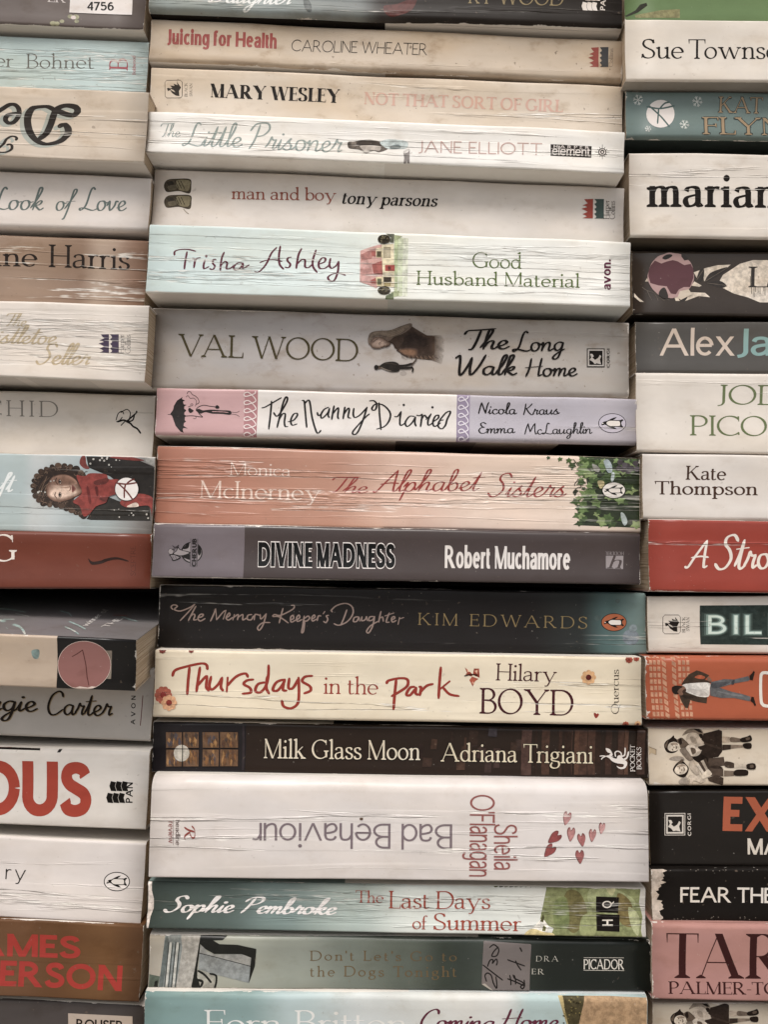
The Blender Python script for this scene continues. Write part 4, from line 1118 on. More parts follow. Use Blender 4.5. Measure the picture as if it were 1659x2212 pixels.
b = Book('grey worn paperback with olive capitals and a sideways girl over a walking man', (326, 663), (1360, 696), (1360, 842), (326, 824), 0.5, ('L', (326, '#a8a09a'), (420, '#aaa4a1'), (700, '#b3adac'), (900, '#b6aea9'), (1360, '#b1a9a2')), .12, .8, .6, bot='#a58a70', rb=2.4, rt=.9)
b.text('author_name', 3, 'VAL WOOD', 'serif', 765, 490, 1546, 514, 96, '#544b2d', thick=72, thin=30)
pc = lambda c, pts, ly, sm=True: b.poly('picture', 'C', c, pts, ly, sm)
pv = lambda c, pts, ly, sm=True: b.poly('picture', 'V', c, pts, ly, sm)
for i in range(12):                                   # the dress thins out to nothing towards its hem
    x = 812 - i * 13
    pv(hexmix('#b0a8a2', '#4f3e33', min(1, i / 10)), [(640, 238), (x - 25, 236 + i * 1.2), (x, 300), (x - 4, 420), (x - 28, 512 - i * 5), (690, 476), (600, 440)], 0.5 + i * .01, False)
bo = [(308, 306), (400, 222), (495, 150), (560, 190), (645, 240), (720, 250), (720, 400), (690, 474), (640, 470), (550, 460), (480, 450), (400, 420), (345, 360)]
bi = [(370, 300), (420, 270), (490, 215), (540, 230), (600, 265), (640, 280), (640, 330), (620, 350), (580, 350), (530, 340), (470, 335), (420, 325), (385, 320)]
blend(b, 'picture', 'V', bo, bi, '#5d4a3e', '#3a2c25', 7, 1, False)
blend(b, 'picture', 'V', [(355, 375), (450, 352), (560, 370), (560, 440), (500, 455), (430, 435), (385, 405)], [(400, 385), (450, 375), (520, 385), (520, 415), (480, 425), (440, 415), (415, 400)], '#54423a', '#8f6b53', 6, 2)
for i in range(26): b.line('picture', 'V', ['#7d6250', '#3a2c25', '#a0856f'][i % 3], [(400 + i * 13, 425 + (i * 7) % 22), (408 + i * 13, 440 + (i * 11) % 24), (404 + i * 14, 458 + (i * 5) % 20)], 3, 2.3 + (i % 3) * .01)
pv('#4d3c32', [(275, 285), (330, 240), (400, 215), (420, 300), (350, 365), (318, 320), (292, 312)], 2.5)
pv('#7b6a5e', [(80, 295), (88, 240), (115, 210), (180, 196), (290, 190), (400, 150), (488, 126), (498, 160), (430, 215), (330, 255), (285, 290), (240, 270), (150, 250), (105, 320), (92, 330)], 3)
for i in range(18): b.line('picture', 'V', ['#94826f', '#5a4a40', '#a89684', '#6b5a4e'][i % 4], [(90 + i * 3, 300 - i * 4), (125 + i * 4, 222 + i), (250 + i * 3, 200 + i * 3.2), (380 + i, 168 + i * 3), (484 - i * 2, 136 + i * 2.4)], 3.2, 3.2 + (i % 4) * .01)
blend(b, 'picture', 'V', [(100, 318), (128, 268), (165, 252), (225, 262), (292, 308), (282, 340), (230, 352), (185, 366), (125, 358)], [(130, 325), (150, 300), (175, 290), (215, 300), (250, 320), (240, 330), (215, 336), (185, 345), (145, 340)], '#705a4d', '#ab9283', 6, 4)
for pts, w_ in [([(128, 306), (150, 286), (176, 272)], 5), ([(186, 320), (196, 306), (214, 300)], 5), ([(184, 322), (200, 322), (208, 312)], 3), ([(205, 352), (228, 350), (240, 332)], 4), ([(254, 352), (262, 338), (264, 322)], 5), ([(268, 350), (276, 335), (276, 324)], 3)]: b.line('picture', 'V', '#4a372e', pts, w_, 5)
b.disc('picture', 'V', '#2b241f', 160, 544, 22, 24, 3, 14); pv('#6b574a', [(165, 530), (205, 528), (215, 550), (180, 560)], 2.9)
pv('#2f2823', [(190, 532), (240, 498), (320, 488), (372, 508), (382, 545), (372, 582), (300, 586), (250, 566), (205, 548)], 3)
for pts, w_, c in [([(370, 528), (440, 526), (505, 508)], 22, '#332b26'), ([(370, 552), (430, 552), (492, 548)], 20, '#2b2420'), ([(496, 540), (512, 560), (504, 586)], 15, '#241d19'), ([(500, 520), (520, 495), (545, 466)], 14, '#5a4a3f'), ([(205, 545), (250, 565), (300, 580)], 7, '#8a7c70'), ([(230, 515), (290, 505), (350, 520)], 6, '#4d433b')]: b.line('picture', 'V', c, pts, w_, 4)
b.disc('stain', 'V', '#a79f9b', 418, 602, 34, 24, 0.4, 14)
kw = dict(thick=64, thin=44, slant=.1, pen=30)
b.text('title', 'C', 'The', 'script', 705, 245, 990, 240, 118, '#1f1916', **kw); b.text('title', 'C', 'Long', 'script', 1000, 256, 1330, 252, 120, '#1f1916', **kw)
b.text('title', 'C', 'Walk', 'script', 650, 402, 1035, 402, 122, '#1f1916', **kw); b.text('title', 'C', 'Home', 'script', 1082, 412, 1408, 408, 112, '#1f1916', **kw)
corgi(b, 'C', 1465, 238, 1576, 354, '#1f1916', '#b8b0aa'); b.text('publisher_emblem', 'C', 'CORGI', 'bold', 1607, 356, 1607, 240, 18, '#1f1916', track=130)

x_ = lambda k, v: P(k, v, 0)[0]
b = Book('narrow paperback in pink, white and lilac with a black umbrella lady', (336, 836), (1377, 861), (1378, 961), (335, 940), 0.3,
         ('C', (300, '#c99fa0'), (x_('M', 1287), '#bb8084'), (x_('M', 1490), '#dbd4cf'), (x_('C', 655), '#9d8fa9'), (x_('C', 738), '#b6b0ba')), .4, .3, .5, rough=.33, rt=1.1, rb=2.0, bot=('C', (300, '#8b8480'), (1030, '#b5aea4'), (1210, '#232018')))
bm = '#2d2422'
b.poly('picture', 'M', bm, [(290, 398), (330, 340), (345, 280), (390, 210), (465, 165), (455, 190), (500, 212), (470, 225), (480, 262), (520, 270), (488, 290), (485, 320), (515, 345), (488, 375), (490, 405), (515, 420), (495, 440), (495, 480), (515, 500), (485, 520), (480, 560), (540, 598), (480, 590), (470, 610), (482, 655), (440, 640), (370, 560), (340, 480), (318, 420)], 1)
for pts, wd in [([(262, 400), (300, 398)], 10), ([(500, 425), (600, 420), (700, 435), (740, 438)], 10), ([(640, 425), (650, 450), (630, 462), (612, 455)], 7), ([(740, 435), (700, 400), (665, 350)], 12),
                ([(650, 330), (690, 295), (760, 275), (830, 288), (890, 295), (915, 300)], 10), ([(530, 120), (550, 90), (580, 100), (600, 130), (640, 150), (680, 190), (690, 240), (650, 265)], 8), ([(515, 165), (540, 145), (570, 180), (620, 180), (655, 220), (640, 290)], 7),
                ([(540, 300), (575, 285), (600, 280), (605, 258), (580, 258), (575, 275)], 7), ([(1120, 365), (1200, 375), (1245, 355)], 6), ([(1120, 395), (1200, 405), (1245, 430)], 6)]:
    b.line('picture', 'M', bm if wd > 7 else '#5b4a4a', pts, wd, 2)
b.poly('picture', 'M', bm, [(540, 340), (560, 310), (590, 330), (615, 345), (600, 370), (565, 380)], 2, True); b.poly('picture', 'M', bm, [(645, 340), (690, 325), (740, 345), (800, 340), (870, 335), (1000, 345), (1120, 352), (1125, 405), (1000, 395), (870, 390), (780, 370), (710, 390), (665, 365)], 2, True)
b.line('picture', 'M', '#cf9fa0', [(870, 362), (1000, 366), (1090, 374)], 8, 3); b.poly('picture', 'M', bm, [(915, 290), (945, 275), (970, 300), (960, 322), (920, 318)], 3, True)
def loops(k, xl, xr, ys, n, col, wd):
    pts = []
    for i in range(n):
        y = ys[0] + (ys[1] - ys[0]) * i / n; hgt = (ys[1] - ys[0]) / n
        pts += [(xr, y), (xr - (xr - xl) * .1, y + hgt * .3), (xl + (xr - xl) * .15, y + hgt * .62), (xl, y + hgt * .3), (xl + (xr - xl) * .35, y + hgt * .12), (xr - (xr - xl) * .25, y + hgt * .55)]
    b.line('loop_border#' + k, k, col, pts, wd, 3, True)
loops('M', 1312, 1470, (90, 750), 6, '#e0cfcc', 15); loops('C', 672, 730, (535, 830), 6, '#d8d1dc', 7)
b.write('title', 'S2', '#1f1917', '25,145 60,135 130,95 190,62|108,92 98,200 85,322|125,185 150,215 185,180 235,95 240,62 225,60 200,120 175,220 155,308|165,250 200,195 222,200 215,260 222,300 245,302|245,262 290,250 322,210 318,190 290,200 268,250 280,290 320,280|362,85 380,90 385,130 395,240 402,308|385,110 415,82 430,110 445,220 480,340 500,357 520,335|490,185 500,210 530,190|585,140 545,160 520,205 530,232 575,190 592,150|592,150 580,205 590,225|610,240 620,180 630,130|615,200 655,150 667,155 660,215 668,235|705,235 715,170 720,140|710,200 745,150 757,160 747,220 770,230|795,150 790,200 805,225 850,200 905,140|905,140 870,250 830,345 800,370 785,350 830,290 900,215 925,195', 17, 8, 5)
b.write('title', 'S2', '#1f1917', '925,88 960,85 985,110 980,150 960,165 945,150 965,120 1005,110 1060,135 1100,190 1090,250 1050,300 985,322|1005,105 1010,200 1022,325|1135,215 1160,215 1190,175|1190,175 1180,240 1185,290 1225,270|1212,120|1300,215 1260,215 1225,265 1240,300 1280,270 1310,220|1310,220 1305,270 1315,295|1320,205 1345,210 1365,200 1360,250 1352,300|1355,250 1385,205 1405,230|1400,240 1440,195|1440,195 1415,250 1420,290 1460,265|1452,140|1455,262 1500,230 1500,205 1475,215 1455,265 1470,300 1520,270|1510,250 1560,190 1595,172 1600,190 1575,240 1560,290 1530,320 1500,300 1510,255 1545,245', 17, 8, 5)
kw = dict(thick=60, thin=40, slant=.0)
b.text('author_name', 4, 'Nicola', 'script', 408, 740, 577, 742, 48, '#1f1917', **kw); b.text('author_name', 4, 'Kraus', 'script', 603, 745, 762, 742, 48, '#1f1917', **kw)
b.text('author_name', 4, 'Emma', 'script', 408, 826, 570, 824, 48, '#1f1917', **kw); b.text('author_name', 4, 'McLaughlin', 'script', 608, 830, 903, 826, 48, '#1f1917', **kw)
penguin(b, 4, 990, 781, 61, 43, '#b9b2c0', '#2c2528', lw=.05)

b = Book('creased peach paperback with red script and green vine leaves at its right end', (338, 961), (1384, 988), (1385, 1135), (334, 1116), 0.5,
         ('L', (334, '#b5765f'), (430, '#bb7e67'), (700, '#c08c75'), (880, '#d3b09d'), (1050, '#dac2b1'), (1385, '#dac8b8')), 1.0, .3, .6, rough=.3, crack=.3, rt=1.6, rb=1.0, bot='#b98d78')
b.text('author_name', 3, 'Monica', 'light', 990, 1005, 1256, 1013, 56, '#dcc3b6'); b.text('author_name', 3, 'McInerney', 'light', 860, 1104, 1386, 1116, 76, '#dcc3b6', thick=72)
kw = dict(thick=48, thin=28, slant=.22, pen=30)
b.text('title', 3, 'The', 'script', 1432, 1078, 1590, 1084, 66, '#a83a32', **kw); b.text('title', 4, 'Alphabet', 'script', -50, 1078, 440, 1072, 92, '#a83a32', **kw); b.text('title', 4, 'Sisters', 'script', 448, 1098, 792, 1100, 100, '#a83a32', **kw)
pe = lambda c, pts, ly, sm=True: b.poly('picture', 'E', c, pts, ly, sm)
pe('#2f3a20', [(560, 170), (1415, 175), (1415, 1150), (480, 1110), (560, 1060), (590, 1000), (640, 900), (600, 830), (650, 720), (690, 600), (660, 450), (610, 350), (640, 260)], 1, False)
greens = ['#56703a', '#6b8549', '#3f5429', '#7d9659', '#4a6231', '#87995f']
for i in range(64):
    x, y = rs.uniform(570, 1380), rs.uniform(190, 1110)
    if x < 640 and 400 < y < 720: continue
    s = rs.uniform(55, 125); a = rs.uniform(0, 6.28)
    lf = [(1, 0), (.35, .28), (.1, .75), (-.25, .45), (-.8, .55), (-.6, 0), (-.8, -.55), (-.25, -.45), (.1, -.75), (.35, -.28)]
    b.poly('picture', 'E', greens[i % 6], [(x + s * (p * cos(a) - q * sin(a)), y + s * .8 * (p * sin(a) + q * cos(a))) for p, q in lf], 2 + i % 5)
for i in range(22):
    y = 190 + i * 42; x = 610 + 40 * sin(i * 2.3) + (60 if 8 < i < 13 else 0); s = 62 + 20 * sin(i * 1.7); a = i * 1.9
    b.poly('picture', 'E', greens[(i * 5) % 6], [(x + s * (p * cos(a) - q * sin(a)), y + s * .8 * (p * sin(a) + q * cos(a))) for p, q in lf], 3 + i % 3)
for x, y, s, a in [(520, 790, 90, 2.9), (540, 980, 80, 2.7), (470, 300, 80, 1.6), (420, 230, 60, 2.2), (300, 210, 50, 2.0), (140, 190, 40, 2.0), (560, 1090, 70, 2.9)]:
    b.poly('picture', 'E', greens[int(x) % 6], [(x + s * (p * cos(a) - q * sin(a)), y + s * .8 * (p * sin(a) + q * cos(a))) for p, q in lf], 3)
pe('#9fabaf', [(900, 230), (960, 215), (1010, 280), (1020, 380), (960, 385), (920, 300)], 8); pe('#a3aead', [(1140, 940), (1190, 960), (1230, 1060), (1190, 1120), (1150, 1050)], 8); pe('#a3aead', [(1015, 395), (1055, 400), (1040, 500), (1005, 500)], 8)
for x, y in [(1125, 250), (1190, 290), (1115, 330), (1175, 350), (1230, 300), (1285, 330), (1340, 265), (1360, 340), (1240, 370)]:
    b.disc('picture', 'E', '#544b50' if (x + y) % 20 else '#6b6268', x, y, 40, 38, 8 + int(x + y) % 3, 14)
pe('#b7a878', [(820, 510), (900, 505), (915, 560), (860, 610)], 8); pe('#94928a', [(740, 275), (800, 290), (850, 340), (830, 385), (770, 360)], 8)
for pts in ([(600, 590), (570, 530), (545, 500), (510, 540), (505, 570)], [(600, 590), (540, 600), (490, 650)], [(540, 500), (555, 470)], [(540, 290), (510, 240), (480, 210)]): b.line('picture', 'E', '#4a4a35', pts, 10, 3)
pe('#3c3f2c', [(480, 655), (520, 625), (560, 640), (540, 660), (520, 700), (505, 700)], 4)
penguin(b, 'E', 1045, 632, 164, 114, '#dcd5ce', '#221c19', lw=.06, up=12)

b = Book('glossy purple-grey paperback with black haloed capitals and a small cherub emblem', (330, 1129), (1383, 1152), (1384, 1263), (328, 1247), 0.0, ('C', (300, '#80757b'), (x_('N', 1287), '#584c4b')), .05, .3, .7, rough=.28, rt=1.6, rb=.9, bot='#3a3130')
b.text('title', 0, 'DIVINE MADNESS', 'heavy', 557, 1223, 853, 1227, 52, '#100c0b', layer=3, thick=250, thin=150, halo=('#e6dedb', 62))
b.text('author_name', 6, 'Robert Muchamore', 'bold', 263, 245, 808, 253, 98, '#d9d2ce', thick=170, thin=105)
def hodder():
    b.poly('publisher_emblem', 6, '#9a9193', [(962, 192), (1038, 192), (1036, 250), (962, 247)], 1)
    b.text('publisher_emblem', 6, 'h', 'serif', 966, 246, 1030, 248, 62, '#584c4b', slant=.25, layer=2)
    b.text('publisher_emblem', 6, 'HODDER', 'serif', 1040, 175, 960, 174, 14, '#9a9193')
hodder()
ck = '#1c1614'
b.disc('publisher_emblem', 'N', ck, 590, 380, 148, 145, 1, 30); b.disc('publisher_emblem', 'N', '#9a9091', 592, 380, 132, 131, 2, 30)
b.poly('publisher_emblem', 'N', ck, [(470, 430), (560, 400), (575, 480), (480, 450)], 3, True); b.poly('publisher_emblem', 'N', ck, [(640, 270), (700, 300), (720, 380), (690, 420), (660, 340)], 3, True); b.poly('publisher_emblem', 'N', ck, [(470, 330), (520, 270), (560, 250), (540, 320)], 3, True)
b.poly('publisher_emblem', 'N', '#80757b', [(572, 188), (680, 192), (668, 570), (566, 568)], 4)
b.line('publisher_emblem', 'N', ck, [(580, 190), (570, 566)], 6, 5, False); b.line('publisher_emblem', 'N', ck, [(674, 195), (663, 568)], 6, 5, False)
b.text('publisher_emblem', 'N', 'CHERUB', 'heavy', 654, 574, 660, 190, 62, ck, layer=6)
b.disc('publisher_emblem', 'N', ck, 303, 365, 40, 42, 3, 16); b.disc('publisher_emblem', 'N', '#9a9091', 303, 365, 35, 37, 4, 16)
b.poly('publisher_emblem', 'N', ck, [(330, 400), (380, 350), (400, 300), (440, 340), (560, 370), (560, 400), (450, 430), (380, 420)], 5, True); b.poly('publisher_emblem', 'N', '#9a9091', [(345, 395), (385, 360), (405, 320), (430, 345), (540, 376), (545, 392), (450, 420), (385, 410)], 6, True)
b.poly('publisher_emblem', 'N', ck, [(280, 410), (340, 405), (400, 425), (440, 450), (400, 480), (330, 494), (310, 450)], 3, True); b.poly('publisher_emblem', 'N', '#8f8588', [(300, 420), (345, 415), (395, 432), (420, 450), (380, 472), (340, 480), (320, 445)], 4, True)
for pts in ([(325, 285), (370, 305), (410, 275)], [(340, 300), (360, 320), (400, 300), (415, 280)], [(330, 430), (350, 470)], [(360, 430), (385, 465)], [(315, 345), (345, 330), (350, 355)]): b.line('publisher_emblem', 'N', ck, pts, 6, 7)

b = Book('black paperback with thin pinkish script fading to a misty teal right end', (345, 1262), (1397, 1281), (1397, 1408), (338, 1395), 0.7,
         ('L', (338, '#262221'), (1130, '#2a2626'), (1250, '#333635'), (1320, '#56706f'), (1397, '#8aa3a0')), .45, .4, .5, rough=.36, crack=.35, rt=1.2, rb=1.0, bot='#1a1514')
b.write('title', 'S3', '#957f76', '70,62 58,45 75,32 100,40 80,62 120,72 180,50 215,28|212,30 180,70 118,135|222,40 195,90 172,135|182,110 205,92 215,102 207,130 228,128|235,115 260,110 270,95 250,95 235,120 250,138 282,122|318,138 340,90 352,58|352,58 358,130|358,130 400,80 420,68|420,68 402,125|425,115 445,100 440,85 420,115 435,132 462,115|465,130 475,95|470,115 500,95 495,130|498,115 530,95 530,130 555,118|590,95 565,100 560,125 585,130 600,105|605,130 612,95 640,100|645,95 650,125 685,90|685,90 665,160 640,198 628,180 660,150 710,148', 10, 8)
b.write('title', 'S3', '#957f76', '795,55 780,110 770,150|850,35 868,35 860,60 780,100 740,95 730,108 770,110 830,150|845,130 865,120 860,100 845,115 850,145 880,130|885,130 905,115 900,98 885,115 890,140 920,128|935,105 925,170 918,212 930,205 938,140|938,120 960,105 970,120 950,138 930,135|985,125 1005,112 1000,98 985,115 990,138 1015,125|1020,135 1028,105 1045,105|1070,75 1060,90|1095,100 1080,105 1090,125 1078,148 1062,140|1215,65 1195,120 1175,165|1120,78 1115,65 1150,35 1210,22 1250,45 1255,90 1220,140 1165,165 1130,155|1290,110 1265,115 1258,140 1280,140 1295,112|1295,112 1300,138|1315,110 1312,135 1335,130 1345,108|1345,108 1350,135|1390,108 1365,112 1360,135 1385,130 1398,108|1398,108 1385,170 1360,215 1345,205 1370,170 1420,140|1440,75 1430,115 1425,145|1430,120 1450,112 1455,140|1495,85 1480,120 1475,145 1495,145|1465,105 1525,85|1510,130 1530,120 1525,108 1510,120 1515,145 1540,135|1562,115 1552,160|1560,125 1590,115', 10, 8)
b.text('author_name', 6, 'KIM EDWARDS', 'light', 147, 491, 880, 508, 52, '#8f7a50', track=170, thick=64, thin=30)
b.disc('picture', 6, '#7d8790', 1070, 545, 36, 34, 1); b.disc('picture', 6, '#5f7270', 1012, 388, 10, 10, 1); b.disc('picture', 6, '#86949a', 1080, 505, 18, 16, 2); b.disc('picture', 6, '#4f5f5d', 925, 462, 14, 12, 1)
penguin(b, 6, 997, 480, 56, 39, '#b9653c', '#1a1412', lw=.05)

b = Book('cream paperback with big red brush script, flowers and a butterfly', (334, 1404), (1387, 1420), (1386, 1568), (330, 1550), 0.0, '#dacdb5', .6, .25, .35, rt=1.0, rb=1.4)
b.write('title', 'S4', '#a8392c', '55,105 70,75 130,55 210,38 240,45 245,68|148,60 140,130 135,205|205,60 195,120 185,190|190,160 235,110 242,120 238,165 252,185|265,110 255,160 270,180 305,150 325,115|325,115 318,165 330,185|355,115 350,190|352,160 400,110 450,92 465,110|495,125 460,130 442,150 475,170 480,195 435,202|560,140 520,150 505,185 530,195 560,165 575,110 578,48|570,110 565,170 580,200|660,125 620,140 600,180 625,185 655,150 665,125|660,140 655,180 675,185|690,120 685,170 710,170 740,120|740,115 742,200 735,255 700,280 660,270 650,240|815,105 775,110 760,135 800,160 805,185 770,200', 17, 13)
b.write('title', 'S4', '#a8392c', '1270,125 1262,200 1255,285|1218,145 1230,130 1290,118 1330,125 1330,160 1290,190 1245,215|1370,165 1345,170 1325,205 1345,210 1375,175|1378,170 1375,200 1390,208|1395,165 1405,170 1398,210|1400,195 1435,160 1470,150|1512,60 1505,140 1500,225|1505,180 1560,135|1525,170 1560,205 1610,215', 17, 13)
b.text('title', 5, 'in the', 'light', 1397, 789, 1634, 793, 76, '#a8392c', thick=70)
b.text('author_name', 6, 'Hilary', 'light', 484, 731, 748, 738, 74, '#54242c', thick=70, thin=32); b.text('author_name', 6, 'BOYD', 'serif', 413, 874, 820, 884, 110, '#54242c')
b.text('publisher_emblem', 6, 'Quercus', 'light', 1017, 876, 1017, 684, 34, '#3f3024', thick=74)
for pts, c, ly in [([(385, 705), (350, 675), (360, 700), (352, 705), (380, 715)], '#a84a36', 1), ([(385, 705), (390, 680), (412, 680), (415, 720), (395, 712)], '#a84a36', 1), ([(382, 715), (370, 730), (385, 758), (395, 735), (410, 725)], '#b5583f', 1), ([(392, 690), (405, 686), (405, 705)], '#dba88a', 2), ([(360, 682), (372, 695), (362, 695)], '#dba88a', 2), ([(384, 735), (392, 745), (386, 750)], '#dba88a', 2)]:
    b.poly('butterfly_picture', 6, c, pts, ly)
b.line('butterfly_picture', 6, '#3a2018', [(350, 712), (375, 706), (405, 708)], 5, 3)
flower(b, 6, 886, 718, 36, '#cfa070', '#6e2a26', part='flower_picture#1'); flower(b, 5, 702, 795, 42, '#b8614c', '#a03a34', n=10, part='flower_picture#2'); flower(b, 5, 728, 828, 38, '#d5a077', '#9a3a30', layer=4, part='flower_picture#3')
b.poly('heart_picture', 6, '#a03a30', [(908, 872), (916, 872), (920, 876), (926, 873), (930, 880), (918, 894), (910, 886)], 1, True)
flower(b, 6, 1046, 922, 16, '#b5583f', '#8a3228', part='flower_picture#4'); flower(b, 6, 1098, 920, 16, '#cfa070', '#7c2c24', part='flower_picture#5'); flower(b, 6, 1060, 640, 18, '#a84a36', '#8a3228', part='flower_picture#6'); flower(b, 6, 1092, 636, 14, '#a84a36', '#8a3228', part='flower_picture#7')
flower(b, 5, 700, 598, 18, '#8a3a30', '#5f2420', part='flower_picture#8'); flower(b, 5, 824, 600, 14, '#8a3a30', '#5f2420', part='flower_picture#9')

b = Book('dark brown paperback with a glowing window at its left end and white title', (330, 1558), (1400, 1576), (1400, 1681), (328, 1668), 0.35, ('C', (300, '#2b2629'), (x_(5, 1058), '#35271f')), .1, .45, .5, rough=.34, rt=1.4, rb=.6, bot='#9a938c')
b.poly('picture', 5, '#3d3438', [(1046, 925), (1056, 926), (1054, 1118), (1044, 1118)], 1)
for i, (x0, x1) in enumerate([(716, 784), (790, 856), (873, 943), (949, 1026)]):
    for y0, y1 in ((954, 1023), (1030, 1102)):
        b.poly('picture', 5, '#7a5a40', [(x0, y0), (x1, y0 + 1), (x1, y1), (x0, y1)], 2)
        for j in range(16):
            cx, cy = rs.uniform(x0 + 8, x1 - 8), rs.uniform(y0 + 10, y1 - 10)
            cc = ['#8f6238', '#a67a48', '#6a4c3a', '#5f565a', '#57473f', '#7a5434'][rs.randrange(6)]
            w_ = rs.uniform(3, 9); h_ = rs.uniform(9, 30)
            b.poly('picture', 5, cc, [(max(x0, cx - w_), cy), (cx - w_ * .3, max(y0, cy - h_)), (min(x1, cx + w_), cy - h_ * .3), (cx + w_ * .3, min(y1, cy + h_))], 3 + j % 3)
b.disc('picture', 5, '#b5ad9f', 783, 1045, 34, 36, 7, 20)
b.line('picture', 5, '#1c1718', [(787, 954), (787, 1102)], 5, 8, False); b.line('picture', 5, '#1c1718', [(716, 1026), (856, 1028)], 5, 9, False)
for i in range(46):
    x0 = rs.uniform(150, 1120); y0 = rs.uniform(945, 1080) if x0 < 580 else 945
    wd = rs.uniform(8, 40); hh = rs.uniform(30, 80) if x0 < 580 else 192
    if 575 < x0 < 600: continue
    c = rs.choice(['#48342a', '#3d2b22', '#543b2e', '#372721', '#4a3731'] if x0 < 580 else ['#553a2e', '#473026', '#664636', '#3a271e'])
    b.poly('background_art', 6, c, [(x0, y0), (x0 + wd, y0 + 2), (x0 + wd - 4, y0 + hh), (x0 - 4, y0 + hh)], 0.1 * (i % 9))
b.poly('background_art', 6, '#5a4038', [(597, 945), (640, 945), (636, 1140), (592, 1140)], 1); b.poly('background_art', 6, '#4a4248', [(455, 935), (490, 936), (488, 975), (450, 972)], 1)
b.text('title', 0, 'Milk Glass Moon', 'serif', 569, 1638, 908, 1642, 42, '#d3c8b4', layer=3, halo=('#120c0a', 40)); b.text('author_name', 6, 'Adriana Trigiani', 'serif', 245, 1081, 905, 1090, 80, '#cdc0a4', layer=3, halo=('#120c0a', 40))
for ly, c in ((2, '#cfc6bf'),):
    b.poly('publisher_emblem', 'O', c, [(570, 890), (640, 870), (720, 920), (790, 940), (810, 890), (870, 870), (930, 940), (1000, 1000), (1005, 1060), (960, 1130), (880, 1150), (820, 1125), (790, 1085), (850, 1110), (920, 1105), (940, 1060), (900, 1045), (800, 1030), (700, 990), (640, 930)], ly, True)
    b.poly('publisher_emblem', 'O', c, [(570, 725), (650, 745), (700, 820), (680, 835), (600, 800)], ly, True); b.poly('publisher_emblem', 'O', c, [(640, 870), (690, 820), (712, 850), (700, 880), (740, 900)], ly + 1, True)
    for pts, w_ in [([(570, 890), (510, 880), (450, 885)], 22), ([(550, 895), (500, 920), (480, 950)], 22), ([(770, 890), (760, 810), (820, 785), (880, 820), (890, 880)], 26), ([(890, 890), (950, 870), (965, 800), (965, 720)], 30), ([(940, 950), (990, 930), (1020, 870), (1035, 800)], 34)]: b.line('publisher_emblem', 'O', c, pts, w_, ly + 2)
b.text('publisher_emblem', 'O', 'POCKET', 'serif', 1165, 1200, 1165, 652, 96, '#cfc6bf', thick=100, thin=50); b.text('publisher_emblem', 'O', 'BOOKS', 'serif', 1298, 1158, 1298, 702, 96, '#cfc6bf', thick=100, thin=50)

b = Book('thickest white paperback with upside-down purple title and scattered pink hearts', (328, 1677), (1403, 1693), (1399, 1907), (320, 1896), -0.4, '#d0c8c4', .6, .25, .35, rough=.34, rt=5.0, rb=.8, bow=.2)
b.text('title', 0, 'Bad Behaviour', 'thin', 977, 1780, 545, 1776.5, 54, '#85757b', thick=62, thin=54)
b.text('author_name', 8, 'Sheila', 'thin', 475, 298, 475, 495, 100, '#a35d58', thick=72, thin=60); b.text('author_name', 8, "O'Flanagan", 'thin', 372, 172, 368, 525, 108, '#a35d58', thick=72, thin=60)
b.text('publisher_emblem', 7, 'headline', 'sans', 758, 280, 758, 390, 20, '#7c6a66'); b.text('publisher_emblem', 7, 'review', 'sans', 727, 287, 727, 380, 24, '#a35d58'); b.line('publisher_emblem', 7, '#7c6a66', [(749, 280), (748, 388)], 2, 2, False)
b.text('publisher_emblem', 7, 'R', 'script', 796, 305, 796, 366, 45, '#a24a40', thick=70)
def heart(cx, cy, w, h, a, c, ly):
    pts = [(0, .5), (-.35, .15), (-.5, -.15), (-.42, -.42), (-.2, -.5), (0, -.3), (.2, -.5), (.42, -.42), (.5, -.15), (.35, .15)]
    b.poly(hn, 8, c, [(cx + w * p * cos(a) - h * q * sin(a), cy + w * p * sin(a) + h * q * cos(a)) for p, q in pts], ly, True)
for cx, cy, w, h, a, c in [(790, 275, 36, 60, .25, '#c08a88'), (808, 344, 36, 62, .1, '#b97f7c'), (855, 368, 36, 58, -.15, '#b06a68'), (901, 349, 32, 56, .1, '#bd8380'), (942, 318, 28, 50, .15, '#c79492'), (735, 358, 44, 66, .9, '#9c4a4a'), (714, 414, 42, 64, .7, '#a5504e'), (847, 441, 38, 60, -.05, '#a8605e')]:
    hn = 'heart_picture#%d' % cx; heart(cx, cy, w, h, a, '#8a4a48', 1); heart(cx + 1, cy + 1, w * .86, h * .88, a, c, 2)
for x, y, r in [(1561, 276, 8)]: b.disc('stain', 7, '#6b5140', x, y, r, r * .8, 5, 8)

